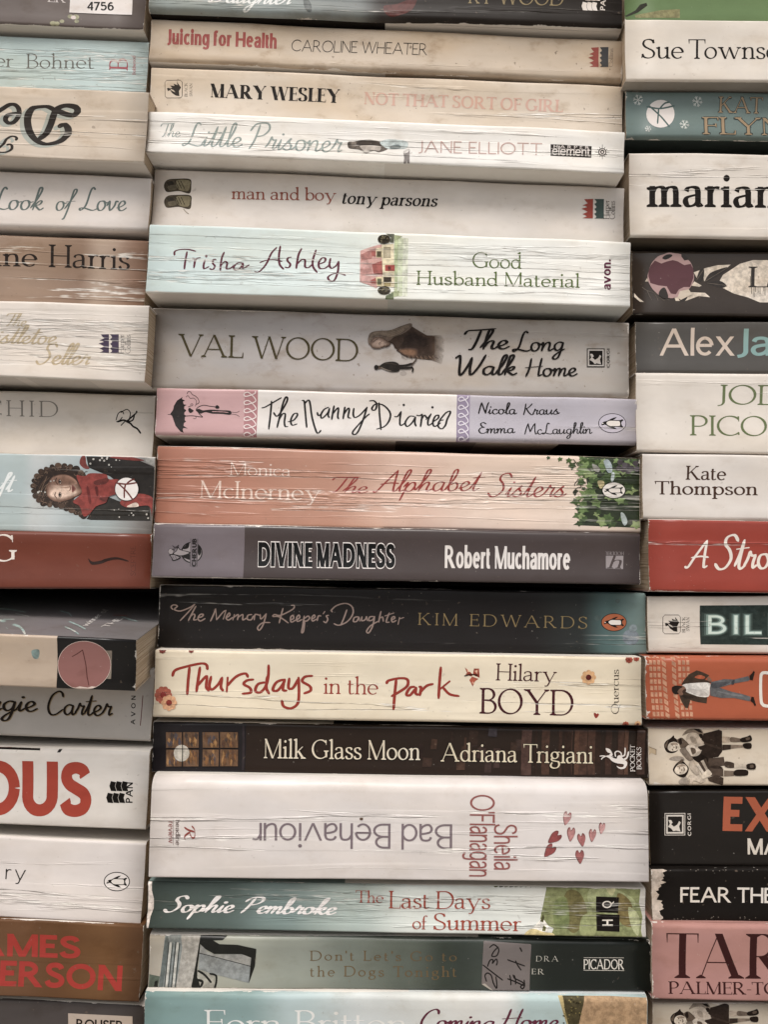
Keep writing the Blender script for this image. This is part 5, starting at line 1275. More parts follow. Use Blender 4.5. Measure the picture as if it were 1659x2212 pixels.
b = Book('green to white paperback with white brush lettering, orange title and painted trees', (320, 1904), (1394, 1919), (1397, 2026), (315, 2006), 0.0,
         ('L', (315, '#4f5c57'), (470, '#5f6e69'), (600, '#7f9390'), (760, '#a5b2ac'), (900, '#cdd1ca'), (1397, '#d9d6cf')), .75, .3, .3, rt=1.0, rb=.8, crack=.35)
b.poly('picture', 'H', '#d8cdc6', [(-10, 20), (62, 30), (58, 150), (75, 230), (72, 320), (45, 390), (25, 510), (-10, 515)], 1)
kw = dict(thick=88, thin=44, slant=.3, pen=30)
b.text('author_name', 'H', 'Sophie', 'script', 160, 352, 830, 362, 150, '#e3ddda', **kw); b.text('author_name', 7, 'Pembroke', 'script', 1036, 686, 1456, 692, 68, '#e3ddda', **kw)
c_ = '#b04a34'
b.text('title', 7, 'The', 'light', 1536, 640, 1657, 642, 54, c_, thick=80); b.text('title', 8, 'Last Days', 'light', 20, 665, 461, 670, 78, c_, thick=80); b.text('title', 8, 'of', 'light', 122, 752, 187, 754, 56, c_, thick=80); b.text('title', 8, 'Summer', 'light', 213, 756, 594, 763, 70, c_, thick=80)
p8 = lambda c, pts, ly, sm=False: b.poly('picture', 8, c, pts, ly, sm)
p8('#8e9462', [(705, 562), (1110, 572), (1105, 640), (1120, 700), (1112, 760), (1118, 790), (720, 782), (735, 750), (675, 722), (690, 650)], 1)
for c, pts in [('#7c7446', [(790, 590), (850, 600), (880, 700), (820, 770), (770, 700)]), ('#a1a878', [(890, 580), (1000, 580), (1090, 640), (1020, 700), (900, 660)]), ('#7f8a54', [(740, 640), (790, 620), (800, 740), (740, 740)]), ('#867646', [(1010, 600), (1070, 640), (1080, 740), (1020, 720)]), ('#9aa06c', [(860, 700), (920, 690), (910, 780), (850, 775)]), ('#adb184', [(1060, 660), (1105, 700), (1100, 780), (1070, 740)]), ('#bcb98a', [(960, 575), (1000, 575), (985, 610)])]:
    p8(c, pts, 2, True)
p8('#dcd6ca', [(686, 705), (712, 740), (708, 765), (662, 765), (640, 755)], 3); p8('#7c7a4a', [(690, 738), (702, 745), (698, 762), (684, 760)], 4); p8('#cdbc84', [(610, 782), (640, 752), (690, 765), (730, 770), (728, 784)], 4, True); p8('#5d5a38', [(676, 722), (690, 690), (695, 705), (690, 725)], 3)
for x in range(470, 690, 22): p8('#6b6a3c' if x % 4 else '#4b4a2c', [(x, 562), (x + 10, 574), (x + 24, 572), (x + 22, 562)], 3)
p8('#221c19', [(918, 612), (1017, 616), (1015, 686), (919, 682)], 5); p8('#221c19', [(920, 690), (1021, 693), (1019, 764), (920, 760)], 5)
b.text('publisher_emblem', 8, 'Q', 'sans', 987, 664, 987, 632, 42, '#d8d0c4', layer=7, thick=120, thin=110); b.text('publisher_emblem', 8, 'H', 'sans', 991, 740, 991, 713, 46, '#d8d0c4', layer=7, thick=140, thin=130)

b = Book('dark green-grey paperback with a printed pistol at left and a grey handwritten price sticker', (322, 2018), (1407, 2034), (1407, 2141), (320, 2133), 0.2,
         ('L', (320, '#b4ab9c'), (480, '#a3a598'), (640, '#959a8e'), (760, '#7b8379'), (880, '#656e65'), (965, '#414a41'), (990, '#3f4841'), (1060, '#4a524b'), (1075, '#2b322c'), (1130, '#333a33'), (1200, '#222823'), (1407, '#1f2420')), .08, .4, .45, rough=.33, rt=1.8, rb=.6, bot='#8b8478')
ph_ = lambda c, pts, ly, sm=False: b.poly('picture', 'H', c, pts, ly, sm)
ph_('#8a9190', [(185, 545), (340, 550), (340, 700), (290, 1062), (118, 1062), (150, 800)], 1); ph_('#6b7472', [(160, 720), (195, 560), (215, 600), (160, 1062), (120, 1062)], 2); ph_('#a8a49c', [(330, 550), (515, 555), (430, 1064), (280, 1062), (340, 680)], 2)
for x0 in (235, 300):
    b.line('picture', 'H', '#3c423f', [(x0 - 18, 630), (x0 - 40, 820), (x0 - 58, 1055)], 9, 3); b.line('picture', 'H', '#b7b6ae', [(x0, 640), (x0 - 22, 820), (x0 - 42, 1055)], 22, 3); b.line('picture', 'H', '#4a504c', [(x0 + 18, 640), (x0 - 4, 830), (x0 - 22, 1055)], 8, 4)
ph_('#1f201c', [(515, 560), (540, 545), (780, 560), (720, 610), (630, 612), (690, 650), (860, 655), (1035, 695), (1020, 860), (965, 1012), (985, 780), (900, 745), (640, 745), (560, 700), (510, 650), (480, 880), (480, 960), (520, 1062), (425, 1062)], 5)
ph_('#9a9a96', [(515, 650), (570, 720), (640, 752), (900, 748), (985, 780), (978, 862), (500, 738)], 4, False); ph_('#8f9494', [(500, 742), (985, 865), (965, 1010), (640, 935), (490, 890)], 4); b.line('picture', 'H', '#1f201c', [(500, 738), (985, 862)], 8, 6, False)
ph_('#a19f94', [(490, 900), (640, 940), (650, 1062), (510, 1062), (480, 990)], 3); b.line('picture', 'H', '#1f201c', [(490, 905), (550, 940), (610, 1005)], 20, 6); b.line('picture', 'H', '#1f201c', [(600, 930), (655, 945), (660, 1000), (645, 1062)], 18, 6); b.line('picture', 'H', '#1f201c', [(485, 985), (530, 1000), (520, 1040)], 22, 6)
ph_('#5f6a5c', [(25, 935), (130, 955), (115, 1060), (20, 1060)], 1); ph_('#20231d', [(75, 1050), (85, 1000), (110, 990), (112, 1056)], 2)
c_ = '#77603c'
b.text('title', 0, "Don't Let's Go to", 'light', 669, 2077, 987, 2078, 22, c_, track=150, thick=76, thin=36); b.text('title', 0, 'the Dogs Tonight', 'light', 669, 2111, 987, 2111, 22, c_, track=150, thick=76, thin=36)
b.text('author_name', 'Q', 'DRA', 'light', 648, 386, 834, 388, 46, '#b9b5a9', track=220, thick=76); b.text('author_name', 'Q', 'ER', 'light', 612, 491, 716, 493, 44, '#b9b5a9', track=160, thick=76)
b.text('publisher_emblem', 8, 'PICADOR', 'flare', 866, 931, 1041, 932, 44, '#cfc8bc'); b.line('publisher_emblem', 8, '#cfc8bc', [(866, 880), (1040, 881)], 2.4, 2, False); b.line('publisher_emblem', 8, '#cfc8bc', [(866, 935), (1041, 937)], 2.4, 2, False)
b.poly('price_sticker', 'Q', '#7d7370', [(215, 218), (225, 212), (600, 236), (608, 244), (592, 622), (580, 630), (300, 624), (200, 568)], 5); b.poly('price_sticker', 'Q', '#a89f93', [(200, 568), (225, 562), (305, 625), (296, 626)], 6)
hw = lambda pts, wd=11: b.line('sticker_handwriting', 'Q', '#1d1715', pts, wd, 8)
hw([(265, 265), (300, 240), (340, 280), (325, 335), (285, 340), (300, 300), (335, 260)]); hw([(250, 425), (270, 375), (295, 372), (290, 400), (320, 365), (330, 390), (322, 415)]); hw([(212, 415), (290, 475), (372, 535)]); hw([(240, 545), (228, 500), (250, 480), (280, 500), (295, 555), (320, 598), (325, 570), (318, 510)])
hw([(415, 370), (480, 395), (555, 422)]); hw([(480, 380), (500, 420), (525, 455)]); hw([(515, 268), (522, 280), (530, 298)], 12); hw([(415, 525), (470, 545), (550, 580)]); hw([(550, 535), (552, 580), (535, 602), (520, 585), (545, 560), (500, 535), (470, 520), (460, 495)]); hw([(432, 498), (440, 540), (440, 572)]); hw([(470, 500), (480, 540), (478, 565)])
b.sub['sticker_handwriting'] = 'price_sticker'

b = Book('pale blue paperback with white serif lettering at the bottom of the middle stack', (312, 2143), (1402, 2154), (1400, 2296), (308, 2290), -0.1,
         ('L', (312, '#7f9e9c'), (520, '#8ba7a6'), (640, '#adbebf'), (800, '#c6cccd'), (1080, '#cfd0ce'), (1150, '#a9bcbb'), (1400, '#a9bcbb')), .1, .4, .5, rt=2.2)
b.text('author_name', 7, 'Fern', 'light', 880, 1212, 1215, 1214, 108, '#dcdcd9', layer=3); b.text('author_name', 7, 'Britton', 'light', 1272, 1213, 1760, 1216, 108, '#dcdcd9', layer=3)
b.text('title', 8, 'Coming', 'script', 155, 1188, 480, 1192, 88, '#74344a', slant=.2, layer=4); b.text('title', 8, 'Home', 'script', 505, 1186, 760, 1188, 88, '#74344a', slant=.2, layer=4)
b.poly('picture', 'Q', '#b4a06a', [(830, 668), (900, 672), (960, 690), (960, 1300), (880, 1300), (900, 900), (870, 800)], 1, False); b.poly('picture', 'Q', '#584f34', [(870, 672), (1060, 675), (1030, 780), (1010, 900), (1000, 1300), (905, 1300), (915, 900), (890, 800)], 2); b.poly('picture', 'Q', '#b2906a', [(1050, 674), (1600, 690), (1600, 1300), (1000, 1300), (1005, 900), (1030, 780)], 3)
for i in range(70):
    x, y = rs.uniform(890, 1040), rs.uniform(680, 1100)
    b.disc('picture', 'Q', ['#3a331f', '#8a7c48', '#6b6038'][i % 3], x - (y - 680) * .12, y, rs.uniform(5, 10), 6, 4 + i % 3, 6)
flame_water(b, 8, 940, 1140, 1022, 1225, '#8a3a4c', '#8a3a4c'); b.text('publisher_emblem', 8, 'Harper', 'light', 1046, 1225, 1046, 1140, 22, '#7c3a44'); b.text('publisher_emblem', 8, 'Collins', 'light', 1072, 1225, 1072, 1142, 22, '#7c3a44')

# ================================================================ RIGHT COLUMN
b = Book('leaf green paperback at the top edge of the right stack, cut off above', (1350, -70), (1659, -66), (1659, 37), (1351, 33), -0.2, '#6f8a57', .05, .4, .3, ext='R', rb=1.6, rt=1.5)
b.poly('picture', 2, '#3a3a2a', [(1043, 66), (1090, 40), (1110, 14), (1138, 6), (1142, 18), (1100, 50), (1050, 70)], 1); b.poly('picture', 2, '#8f8a5c', [(1085, 62), (1200, 40), (1282, 36), (1280, 76), (1090, 74)], 0.5)

b = Book('warm white linen-textured paperback with elegant black serif name at upper right', (1350, 40), (1659, 43), (1659, 176), (1354, 173), -0.6, '#d7cdc1', .0, .35, .4, ext='R', rt=1.2, rb=1.0, bot='#a39c92')
b.text('author_name', 2, 'Sue', 'serif', 1115, 248, 1300, 250, 84, '#241d19', thick=76); b.text('author_name', 2, 'Townsend', 'serif', 1318, 250, 1832, 254, 84, '#241d19', thick=76)

b = Book('teal paperback with gold capitals, white snowflakes and a round white emblem', (1353, 195), (1659, 199), (1659, 301), (1353, 297), 0.0, '#758a87', .15, .35, .4, ext='R', rough=.33, bot='#35403e', rt=1.2, rb=1.8)
b.text('author_name', 2, 'KAT', 'serif', 1448, 484, 1640, 486, 66, '#a98f6c', layer=3, halo=('#3a4644', 50)); b.text('author_name', 2, 'FLYNN', 'serif', 1378, 581, 1832, 584, 78, '#a98f6c', layer=3, halo=('#3a4644', 50))
for cx, cy, r in [(1100, 430, 21), (1356, 438, 21), (1301, 536, 20), (1143, 555, 13)]:
    for i in range(6):
        a = i * pi / 3 + .2
        b.line('snowflake_picture#%d' % cx, 2, '#c3c7c3', [(cx, cy), (cx + r * cos(a), cy + r * sin(a))], 4, 1, False)
        for s in (-.5, .5): b.line('snowflake_picture#%d' % cx, 2, '#c3c7c3', [(cx + r * .55 * cos(a), cy + r * .55 * sin(a)), (cx + r * .95 * cos(a + s * .6), cy + r * .95 * sin(a + s * .6))], 3, 1, False)
b.disc('publisher_emblem', 2, '#ded6d2', 1198, 490, 61, 60, 2, 28)
for pts in ([(1140, 458), (1195, 466), (1256, 455)], [(1150, 455), (1200, 500), (1235, 545)], [(1190, 466), (1188, 500), (1185, 530)], [(1195, 466), (1215, 445), (1235, 440)]): b.line('publisher_emblem', 2, '#55706d', pts, 7, 3)

b = Book('thick white paperback with heavy black lowercase serif letters in the right stack', (1357, 328), (1659, 331), (1659, 516), (1365, 511), 0.1, '#d5ccc2', .5, .5, .6, ext='R', rt=1.4, rb=1.2, bot='#7d7264')
b.text('author_name', 2, 'marian', 'serifb', 1138, 892, 1712, 894, 142, '#241d18', thick=128, thin=46)

b = Book('black paperback with a scratched round purple sticker among pale printed leaves', (1362, 540), (1659, 542), (1659, 683), (1372, 678), 0.6, '#463b34', .2, .7, .5, ext='R', rough=.3, rt=1.8, rb=1.0)
pg = lambda c, pts, ly, sm=False, part='picture': b.poly(part, 'G', c, pts, ly, sm)
pg('#cdc1b3', [(1115, 620), (1170, 600), (1130, 560), (1080, 530), (1120, 460), (1230, 390), (1320, 330), (1480, 285), (1800, 285), (1800, 800), (1570, 800), (1430, 740), (1250, 690)], 1)
pg('#cdc1b3', [(760, 430), (900, 380), (1050, 345), (1210, 340), (1160, 380), (1060, 410), (960, 470), (890, 540), (880, 480), (800, 500)], 1); pg('#cdc1b3', [(730, 590), (770, 540), (860, 590), (830, 605)], 1); pg('#cdc1b3', [(525, 740), (590, 690), (640, 640), (700, 670), (900, 680), (960, 735), (820, 720), (660, 780), (540, 780)], 1); pg('#bdb1a3', [(165, 540), (190, 500), (215, 540)], 1); pg('#cdc1b3', [(30, 680), (80, 740), (150, 795), (100, 790), (30, 730)], 1)
for pts in ([(800, 520), (820, 430), (850, 390), (885, 390), (885, 480), (850, 540)], [(900, 540), (950, 450), (1050, 400), (1180, 370), (1100, 450), (980, 520)], [(930, 560), (1040, 530), (1110, 545), (1160, 590), (1110, 620), (1000, 590)], [(590, 780), (580, 720), (640, 640), (700, 640), (690, 720), (650, 780)]):
    pg('#3a322d', pts, 2, True)
    b.line('picture', 'G', '#7d7064', [pts[0], ((pts[0][0] + pts[3][0]) / 2, (pts[0][1] + pts[3][1]) / 2), pts[3]], 5, 3)
for pts in ([(130, 610), (190, 650), (300, 690), (460, 770)], [(190, 650), (220, 720), (245, 770)], [(280, 690), (310, 740), (325, 780)], [(340, 730), (400, 780)]): b.line('picture', 'G', '#6f655b', pts, 7, 2)
b.text('title', 'G', 'L', 'serif', 1430, 612, 1680, 612, 250, '#3a322d')
for x, l_ in [(1470, 80), (1500, 120), (1520, 60), (1550, 70), (1575, 85), (1620, 50), (1635, 100), (1455, -130)]: b.line('title', 'G', '#3a322d', [(x, 610), (x, 610 + l_)], 9, 2, False)
rr = [(480 + (282 + 5 * sin(i * 7)) * cos(2 * pi * i / 60), 470 + (275 + 5 * cos(i * 5)) * sin(2 * pi * i / 60)) for i in range(60)]
pg('#b9989a', rr, 5, False, 'round_sticker')
pg('#6d3f49', [(205, 420), (230, 350), (280, 290), (360, 325), (430, 300), (500, 285), (560, 300), (640, 345), (720, 330), (755, 400), (755, 500), (715, 610), (640, 610), (580, 640), (540, 700), (480, 690), (430, 600), (330, 590), (230, 560), (205, 480)], 6, False, 'round_sticker')
pg('#332b27', [(370, 260), (410, 225), (470, 215), (492, 235), (440, 270), (400, 278)], 7, True, 'round_sticker'); pg('#3a322d', [(330, 700), (355, 640), (400, 615), (430, 660), (445, 740), (380, 745)], 7, True, 'round_sticker'); pg('#cdc1b3', [(590, 660), (640, 650), (700, 640), (740, 700), (600, 770), (560, 740)], 7, False, 'round_sticker'); pg('#3a322d', [(610, 190), (700, 280), (640, 290), (600, 240)], 7, False, 'round_sticker')

b = Book('grey paperback with cream and pale aqua sans letters in the right stack', (1370, 694), (1659, 695), (1659, 789), (1379, 786), 0.6, '#5f5b57', .15, .4, .4, ext='R', rough=.32, rt=1.0, rb=1.6, bot='#7b6e62')
b.text('author_name', 'G', 'Alex', 'sans', 345, 1448, 1265, 1450, 328, '#c9b7a8', thick=92, thin=80); b.text('author_name', 'G', 'James', 'sans', 1292, 1450, 2700, 1454, 328, '#86aaa7', thick=92, thin=80)

b = Book('off-white paperback with tall sage green capitals on two lines', (1367, 804), (1659, 806), (1659, 972), (1384, 966), 0.3, '#d6cdc3', .4, .25, .3, ext='R', rt=1.6, rb=1.2)
b.text('author_name', 4, 'JODI', 'light', 1445, 700, 1765, 704, 85, '#738055', thick=76, thin=34, track=10); b.text('author_name', 4, 'PICOULT', 'light', 1325, 834, 1925, 842, 88, '#738055', thick=76, thin=34, track=10)

b = Book('off-white paperback with small brown serif name on two centred lines', (1388, 979), (1659, 983), (1659, 1112), (1390, 1108), 0.2, '#d2cac3', .3, .3, .3, ext='R', rt=1.2, rb=1.4)
b.text('author_name', 4, 'Kate', 'serifb', 1308, 1025, 1484, 1028, 60, '#53392d', thick=100, thin=44); b.text('author_name', 4, 'Thompson', 'serifb', 1172, 1089, 1620, 1093, 58, '#53392d', thick=100, thin=44)

b = Book('bright red paperback with white slanted script', (1402, 1121), (1659, 1125), (1659, 1281), (1404, 1278), 0.1, '#ad4130', .3, .3, .5, ext='R', rough=.3, rt=1.2, rb=1.4)
b.text('title', 6, 'A', 'script', 1302, 242, 1408, 244, 118, '#ddd2c8', slant=.15); b.text('title', 6, 'Stro', 'script', 1432, 250, 1690, 246, 145, '#ddd2c8', slant=.1)

b = Book('white paperback with neon style letters on a dark teal panel', (1399, 1289), (1659, 1287), (1659, 1406), (1402, 1403), 0.5, '#cdc5bd', .4, .5, .5, ext='R', rt=.9, rb=1.2, top='#3c322e')
swan(b, 6, 1207, 447, 1285, 531, '#2a2320', '#c9c1b9'); b.text('publisher_emblem', 6, 'BLACK', 'serif', 1305, 524, 1305, 456, 14, '#3f3733'); b.text('publisher_emblem', 6, 'SWAN', 'serif', 1323, 518, 1323, 458, 14, '#3f3733')
b.poly('picture', 6, '#35423f', [(1367, 407), (1900, 404), (1900, 580), (1370, 575)], 1)
for i, (ex, c) in enumerate([(190, '#44534f'), (120, '#5c706c'), (60, '#86a09b'), (0, '#c3d6d0')]): b.text('title', 6, 'BILL', 'sans', 1405 - ex * .06, 530, 1740 + ex * .06, 530, 80, c, layer=2 + i, extra=ex, track=160)

b = Book('orange paperback with tyre tracks and a sideways man in a brown jacket', (1394, 1418), (1659, 1419), (1659, 1558), (1399, 1555), 0.0, '#b95a35', .2, .25, .6, ext='R', rt=2.4, rb=1.4, rough=.34)
for j, y0 in enumerate(range(100, 960, 84)):
    for i, x0 in enumerate([110, 160, 215, 275, 400, 480, 535, 590]):
        o_ = j * 6 + (0 if i < 4 else 4); sl = 34 if i in (3, 4) else 0
        w_ = 54 if i in (3, 4) else 38
        b.poly('picture', 'F', '#c08a6a', [(x0 + o_, y0), (x0 + o_ + w_, y0 + 4 + sl), (x0 + o_ + w_, y0 + 62 + sl), (x0 + o_, y0 + 58)], 1)
pf = lambda c, pts, ly, sm=True: b.poly('picture', 'F', c, pts, ly, sm)
pf('#4c3a2c', [(540, 510), (580, 440), (640, 370), (740, 318), (820, 345), (905, 385), (850, 440), (940, 470), (930, 482), (700, 485), (600, 505)], 3, False); pf('#b95a35', [(715, 415), (760, 380), (820, 390), (850, 410), (820, 435)], 4)
pf('#4c3a2c', [(515, 645), (560, 600), (640, 600), (740, 650), (880, 670), (870, 752), (760, 735), (660, 710), (625, 810), (590, 808), (540, 720)], 3, False); pf('#382a20', [(560, 640), (700, 660), (660, 690), (580, 680)], 4)
pf('#cdc6be', [(560, 510), (700, 485), (905, 484), (912, 560), (900, 660), (790, 665), (700, 640), (590, 590)], 4); pf('#b5ada6', [(620, 560), (800, 580), (890, 640), (790, 655), (690, 620)], 5)
pf('#2e221b', [(425, 600), (420, 545), (460, 520), (520, 520), (560, 535), (520, 560), (490, 600), (510, 625), (460, 632)], 6); pf('#8a6450', [(480, 560), (540, 520), (590, 540), (600, 580), (560, 610), (510, 620)], 5); pf('#4a3226', [(560, 580), (600, 560), (600, 595), (560, 610)], 7); pf('#8a6450', [(510, 620), (560, 612), (560, 640), (520, 645)], 6)
pf('#6b6a6c', [(935, 470), (1100, 435), (1230, 440), (1420, 395), (1440, 440), (1420, 460), (1240, 490), (1040, 545), (1200, 600), (1340, 630), (1450, 665), (1440, 725), (1230, 680), (1060, 680), (920, 650), (915, 560), (925, 500)], 5, False)
pf('#545458', [(940, 490), (1180, 470), (1040, 540), (950, 550)], 6); pf('#7c7c7e', [(1000, 590), (1200, 620), (1380, 660), (1200, 650)], 6); pf('#4b4b50', [(1200, 470), (1235, 440), (1230, 500), (1200, 505)], 6)
pf('#2a1d17', [(1430, 390), (1460, 365), (1485, 325), (1500, 345), (1478, 450), (1440, 445)], 6, False); pf('#2a1d17', [(1445, 720), (1460, 665), (1490, 670), (1518, 775), (1500, 785), (1480, 745)], 6, False); pf('#8a6450', [(890, 400), (935, 440), (930, 470), (880, 450)], 4)
b.line('title', 'F', '#d3ccc2', [(1760, 370), (1640, 350), (1590, 370), (1582, 450), (1586, 690), (1600, 760), (1650, 785), (1760, 785)], 42, 4)

def girls(dx, dy):
    s_ = 1.0
    q = lambda c, pts, ly, sm=True: b.add('picture', c, [spline([(P('F', *p)[0] + dx, P('F', *p)[1] + dy) for p in pts], 4, True) if sm else [(P('F', *p)[0] + dx, P('F', *p)[1] + dy) for p in pts]], ly)
    dk, md, lt, sk = '#2c211b', '#6b5a4c', '#b5a696', '#c9bba9'
    q('#a2968a', [(380, 1480), (450, 1440), (560, 1450), (580, 1500), (460, 1500)], 1); q('#a2968a', [(500, 1760), (600, 1700), (640, 1800), (540, 1810)], 1)
    # the girl above
    q(dk, [(315, 1300), (340, 1240), (400, 1200), (435, 1165), (450, 1195), (485, 1225), (510, 1290), (490, 1370), (420, 1400), (350, 1380)], 2); q(md, [(325, 1300), (350, 1250), (370, 1230), (350, 1330)], 3)
    q(sk, [(365, 1310), (390, 1265), (450, 1250), (505, 1275), (518, 1320), (480, 1365), (410, 1375), (370, 1350)], 3)
    q('#a08d7c', [(395, 1275), (450, 1255), (500, 1280), (470, 1290), (420, 1290)], 4); q('#5a483c', [(412, 1280), (422, 1284), (426, 1302), (418, 1300)], 4.2); q('#5a483c', [(418, 1340), (428, 1342), (432, 1360), (422, 1358)], 4.2); q('#8d7868', [(436, 1312), (448, 1316), (446, 1330), (438, 1328)], 4.2); q('#5d463a', [(462, 1296), (480, 1312), (482, 1334), (466, 1346), (472, 1322)], 4.2)
    q(md, [(480, 1230), (540, 1195), (600, 1240), (640, 1290), (590, 1330), (540, 1340), (510, 1280)], 2); q(dk, [(500, 1240), (530, 1200), (550, 1260), (530, 1290)], 3)
    q('#8d7e6f', [(550, 1170), (600, 1100), (700, 1080), (800, 1090), (840, 1200), (760, 1180), (650, 1130)], 2); q(dk, [(700, 1080), (770, 1085), (810, 1130), (760, 1120)], 3); q(dk, [(770, 1150), (810, 1150), (820, 1200), (780, 1200)], 3)
    q(lt, [(600, 1190), (650, 1130), (740, 1140), (800, 1220), (850, 1280), (770, 1310), (680, 1300), (620, 1260)], 4); q('#9c8d7d', [(650, 1180), (720, 1200), (740, 1270), (680, 1260)], 5)
    q('#c4b6a6', [(600, 1330), (640, 1290), (720, 1310), (800, 1370), (760, 1430), (680, 1440), (640, 1390)], 5); q(md, [(660, 1330), (720, 1340), (730, 1390), (690, 1420)], 6); q(lt, [(690, 1420), (790, 1360), (800, 1375), (720, 1436)], 7)
    q('#86776a', [(520, 1350), (600, 1330), (650, 1400), (700, 1480), (640, 1500), (560, 1420)], 3)
    q('#392c25', [(830, 1140), (1030, 1090), (1070, 1110), (1080, 1380), (1030, 1450), (900, 1470), (790, 1400), (760, 1330)], 3, False); q('#4a3b32', [(850, 1260), (1060, 1330), (1050, 1350), (860, 1290)], 4); q('#2c211b', [(680, 1440), (800, 1400), (960, 1460), (900, 1540), (760, 1520)], 3)
    q('#b09f8d', [(1078, 1190), (1140, 1185), (1190, 1200), (1185, 1250), (1130, 1265), (1080, 1255)], 3); q('#7c6b5c', [(1190, 1190), (1320, 1210), (1360, 1215), (1350, 1250), (1190, 1255)], 3); q(dk, [(1310, 1210), (1400, 1180), (1440, 1165), (1465, 1220), (1430, 1250), (1330, 1255)], 4); q(md, [(1380, 1200), (1430, 1190), (1430, 1220), (1390, 1230)], 5)
    q('#43352c', [(1080, 1290), (1190, 1290), (1190, 1350), (1080, 1365)], 3, False); q('#8d7c6c', [(1190, 1290), (1350, 1295), (1350, 1325), (1190, 1345)], 3, False); q(dk, [(1350, 1280), (1450, 1270), (1455, 1340), (1370, 1335)], 4)
    # the girl below
    q(dk, [(430, 1610), (480, 1530), (550, 1495), (600, 1540), (640, 1600), (600, 1690), (540, 1710), (470, 1670)], 4); q(md, [(490, 1540), (540, 1480), (570, 1490), (520, 1545)], 5)
    q(sk, [(450, 1610), (490, 1555), (560, 1535), (610, 1570), (615, 1620), (570, 1665), (500, 1672), (460, 1650)], 5); q('#a08d7c', [(480, 1570), (550, 1540), (600, 1565), (560, 1568), (510, 1580)], 6); q('#5a483c', [(506, 1580), (516, 1582), (521, 1598), (512, 1597)], 6.2); q('#5a483c', [(514, 1640), (524, 1640), (530, 1655), (520, 1656)], 6.2); q('#8d7868', [(536, 1606), (548, 1610), (546, 1624), (538, 1622)], 6.2); q('#5d463a', [(562, 1578), (580, 1594), (582, 1618), (566, 1632), (572, 1606)], 6.2)
    q(lt, [(640, 1530), (700, 1490), (730, 1560), (780, 1650), (740, 1680), (670, 1620)], 5); q('#bdaf9f', [(640, 1680), (720, 1690), (800, 1690), (850, 1740), (790, 1780), (700, 1750), (660, 1800), (640, 1740)], 5)
    for i in range(4): q(['#c4b7a8', '#55463b', '#b3a494', '#4a3c32'][i], [(730 + i * 32, 1545 - i * 22), (765 + i * 32, 1530 - i * 22), (850 + i * 25, 1650 - i * 20), (815 + i * 25, 1670 - i * 20)], 6, False)
    q(sk, [(800, 1690), (880, 1610), (930, 1650), (930, 1680), (870, 1710), (820, 1730)], 7)
    q('#5a4a3f', [(900, 1470), (1100, 1450), (1115, 1560), (1000, 1580), (1090, 1600), (1090, 1700), (920, 1690), (890, 1560)], 4, False); q('#43352c', [(910, 1580), (1000, 1560), (1085, 1590), (1000, 1600)], 5); q('#4f4036', [(880, 1720), (1000, 1680), (1090, 1720), (1080, 1820), (900, 1760)], 4, False)
    q('#4f4036', [(1120, 1510), (1230, 1530), (1235, 1590), (1120, 1580)], 4); q('#bcae9c', [(1235, 1525), (1400, 1550), (1400, 1590), (1235, 1590)], 4, False); q(dk, [(1400, 1545), (1500, 1535), (1508, 1605), (1405, 1605)], 5); q(md, [(1440, 1555), (1480, 1552), (1482, 1585), (1440, 1590)], 6)
    q('#7c6b5c', [(1100, 1625), (1230, 1630), (1230, 1695), (1100, 1700)], 4, False); q(dk, [(1225, 1640), (1280, 1612), (1400, 1620), (1412, 1670), (1380, 1690), (1240, 1690)], 5)

b = Book('cream sepia paperback with two printed laughing schoolgirls, torn at its left edge', (1402, 1573), (1659, 1574), (1659, 1698), (1402, 1697), 0.4, '#c9bba8', .05, .6, .7, ext='R', rt=1.0, rb=1.0)
girls(0, 0)
b.poly('torn_patch', 'F', '#b7a284', [(110, 1310), (160, 1330), (215, 1350), (210, 1420), (150, 1395), (125, 1420)], 2, False); b.line('torn_patch', 'F', '#6b5540', [(110, 1308), (160, 1330), (212, 1350), (212, 1420)], 5, 3, False)

b = Book('black paperback with bold orange capitals EX and a white square emblem', (1405, 1710), (1659, 1707), (1659, 1873), (1404, 1870), 0.5, '#241e1a', .08, .4, .5, ext='R', rough=.32, rt=1.0, rb=.9)
b.text('title', 8, 'EX', 'heavy', 1468, 331, 1700, 335, 150, '#b95a35', thick=180, thin=140); b.text('author_name', 8, 'MA', 'bold', 1573, 431, 1712, 433, 68, '#c9bfb3')
corgi(b, 8, 1220, 257, 1304, 348, '#241e1a', '#c9c0b6'); b.text('publisher_emblem', 8, 'CORGI', 'bold', 1333, 353, 1331, 256, 15, '#c9c0b6', track=130)
b.poly('publisher_emblem', 8, '#c9c0b6', [(1217, 254), (1307, 254), (1307, 351), (1217, 351)], 0.5)

b = Book('black paperback with white capitals and a ragged white left end', (1407, 1877), (1659, 1877), (1659, 1989), (1409, 1987), 0.2, '#211c19', .1, .6, .6, ext='R', rough=.5, rt=1.2, rb=1.0)
rg = [(1150, 480), (1225, 500)]
for i in range(26): rg.append((1196 + rs.uniform(-7, 7) + (-8 if 8 < i < 20 else 8) + rs.choice([0, 0, 0, 14, -6]), 505 + i * 8 + rs.uniform(-3, 3)))
rg += [(1170, 730), (1150, 730)]
b.poly('picture', 8, '#b9aa9c', rg, 1)
b.text('title', 8, 'FEAR THE', 'bold', 1284, 640, 1690, 644, 66, '#d2c9bf', thick=105, thin=100)
for i in range(40): b.disc('picture', 8, '#8d8378', rs.uniform(1215, 1700), rs.choice([rs.uniform(497, 505), rs.uniform(700, 716)]), rs.uniform(1, 3.5), 1.6, 1, 6)

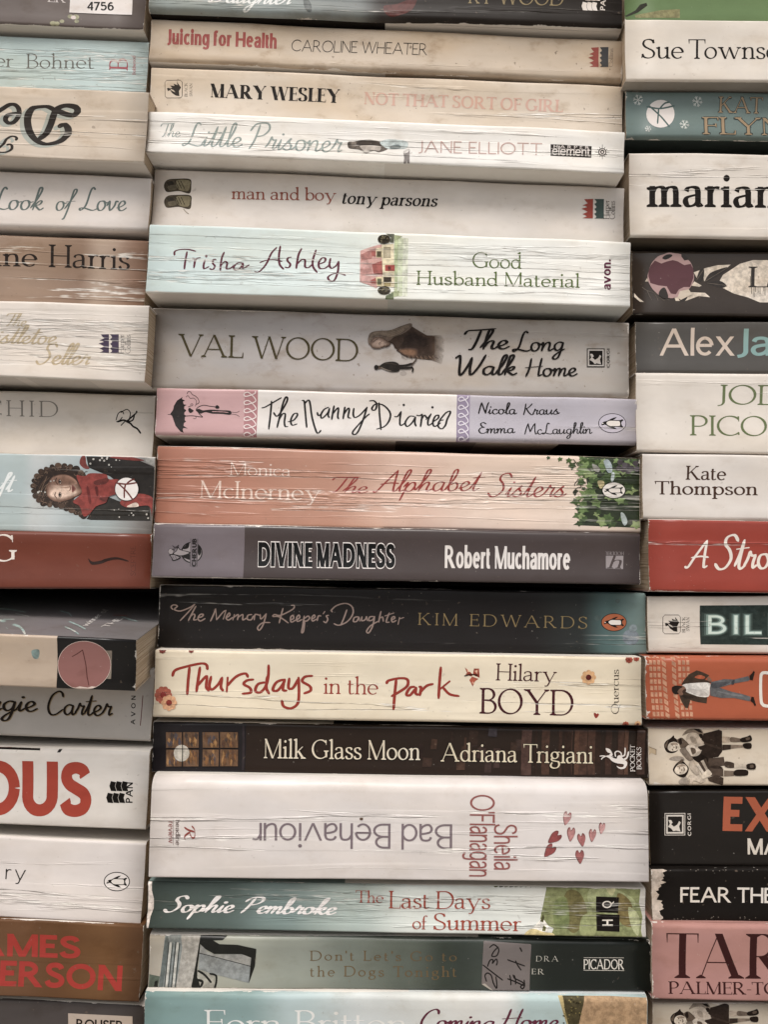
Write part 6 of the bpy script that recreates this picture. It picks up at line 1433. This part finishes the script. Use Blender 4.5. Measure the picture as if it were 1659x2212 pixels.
b = Book('dusty pink paperback with tall high-contrast maroon capitals', (1409, 1995), (1659, 1999), (1659, 2165), (1412, 2160), -0.1, '#b5837b', .45, .4, .6, ext='R', rt=1.8, rb=1.0)
b.text('author_name', 8, 'TARA', 'didone', 1222, 968, 1960, 972, 196, '#451f1e', thick=128, thin=18); b.text('author_name', 8, 'PALMER-TOMKINSON', 'serif', 1232, 1034, 2085, 1040, 52, '#451f1e', thick=110, thin=34)

b = Book('cream schoolgirl-print paperback at the bottom of the right stack, cut off below', (1412, 2167), (1659, 2169), (1659, 2294), (1412, 2292), 0.3, '#bcae9b', .05, .5, .5, ext='R', rt=1.0)
girls(14, 591)

# ================================================================ settle the stacks, build, and set them on the shelf
for n, (a0, a1) in enumerate(((0, 15), (15, 32), (32, 48))):
    col = BOOKS[a0:a1]
    for up, dn in zip(col, col[1:]):
        # a book whose lower neighbour stands further forward goes down behind that neighbour's edge
        xw = (dn.org.x + up.org.x) / 2
        tz = dn.org.z + dn.H
        gap = up.org.z - tz
        if up.d > dn.d and 0.0002 < gap < 0.012 and dn.root['label'].find('sloping') < 0 and up.root['label'].find('sloping') < 0:
            up.lower_edge(gap - 0.0002)
for bk in BOOKS:
    bk.root['group'] = 'stacked paperback books'
    bk.build()
shelf_v, shelf_f = box(-0.42, 0.42, -0.03, 0.17, -0.03, min(bk.org.z for bk in BOOKS) - 0.003)
o = link_mesh('shelf', shelf_v, shelf_f, [plain_material('stained_wood', (0.10, 0.07, 0.05, 1), 0.6)], None)
o['kind'] = 'structure'
gv, gf = box(-4, 4, -4, 2.0, -0.95, -0.9)  # unseen ground added so its bounce light lifts the books' undersides
o = link_mesh('bounce_ground', gv, gf, [plain_material('bounce_ground_pale', (0.42, 0.39, 0.35, 1), 0.8)], None)
o['kind'] = 'structure'
bv, bf = box(-0.42, 0.42, 0.155, 0.165, min(bk.org.z for bk in BOOKS) - 0.002, 0.46)  # unseen dark panel added to stop sky light leaking through the gaps
o = link_mesh('light_stop_panel', bv, bf, [plain_material('light_stop_dark', (0.05, 0.04, 0.035, 1), 0.8)], None)
o['kind'] = 'structure'
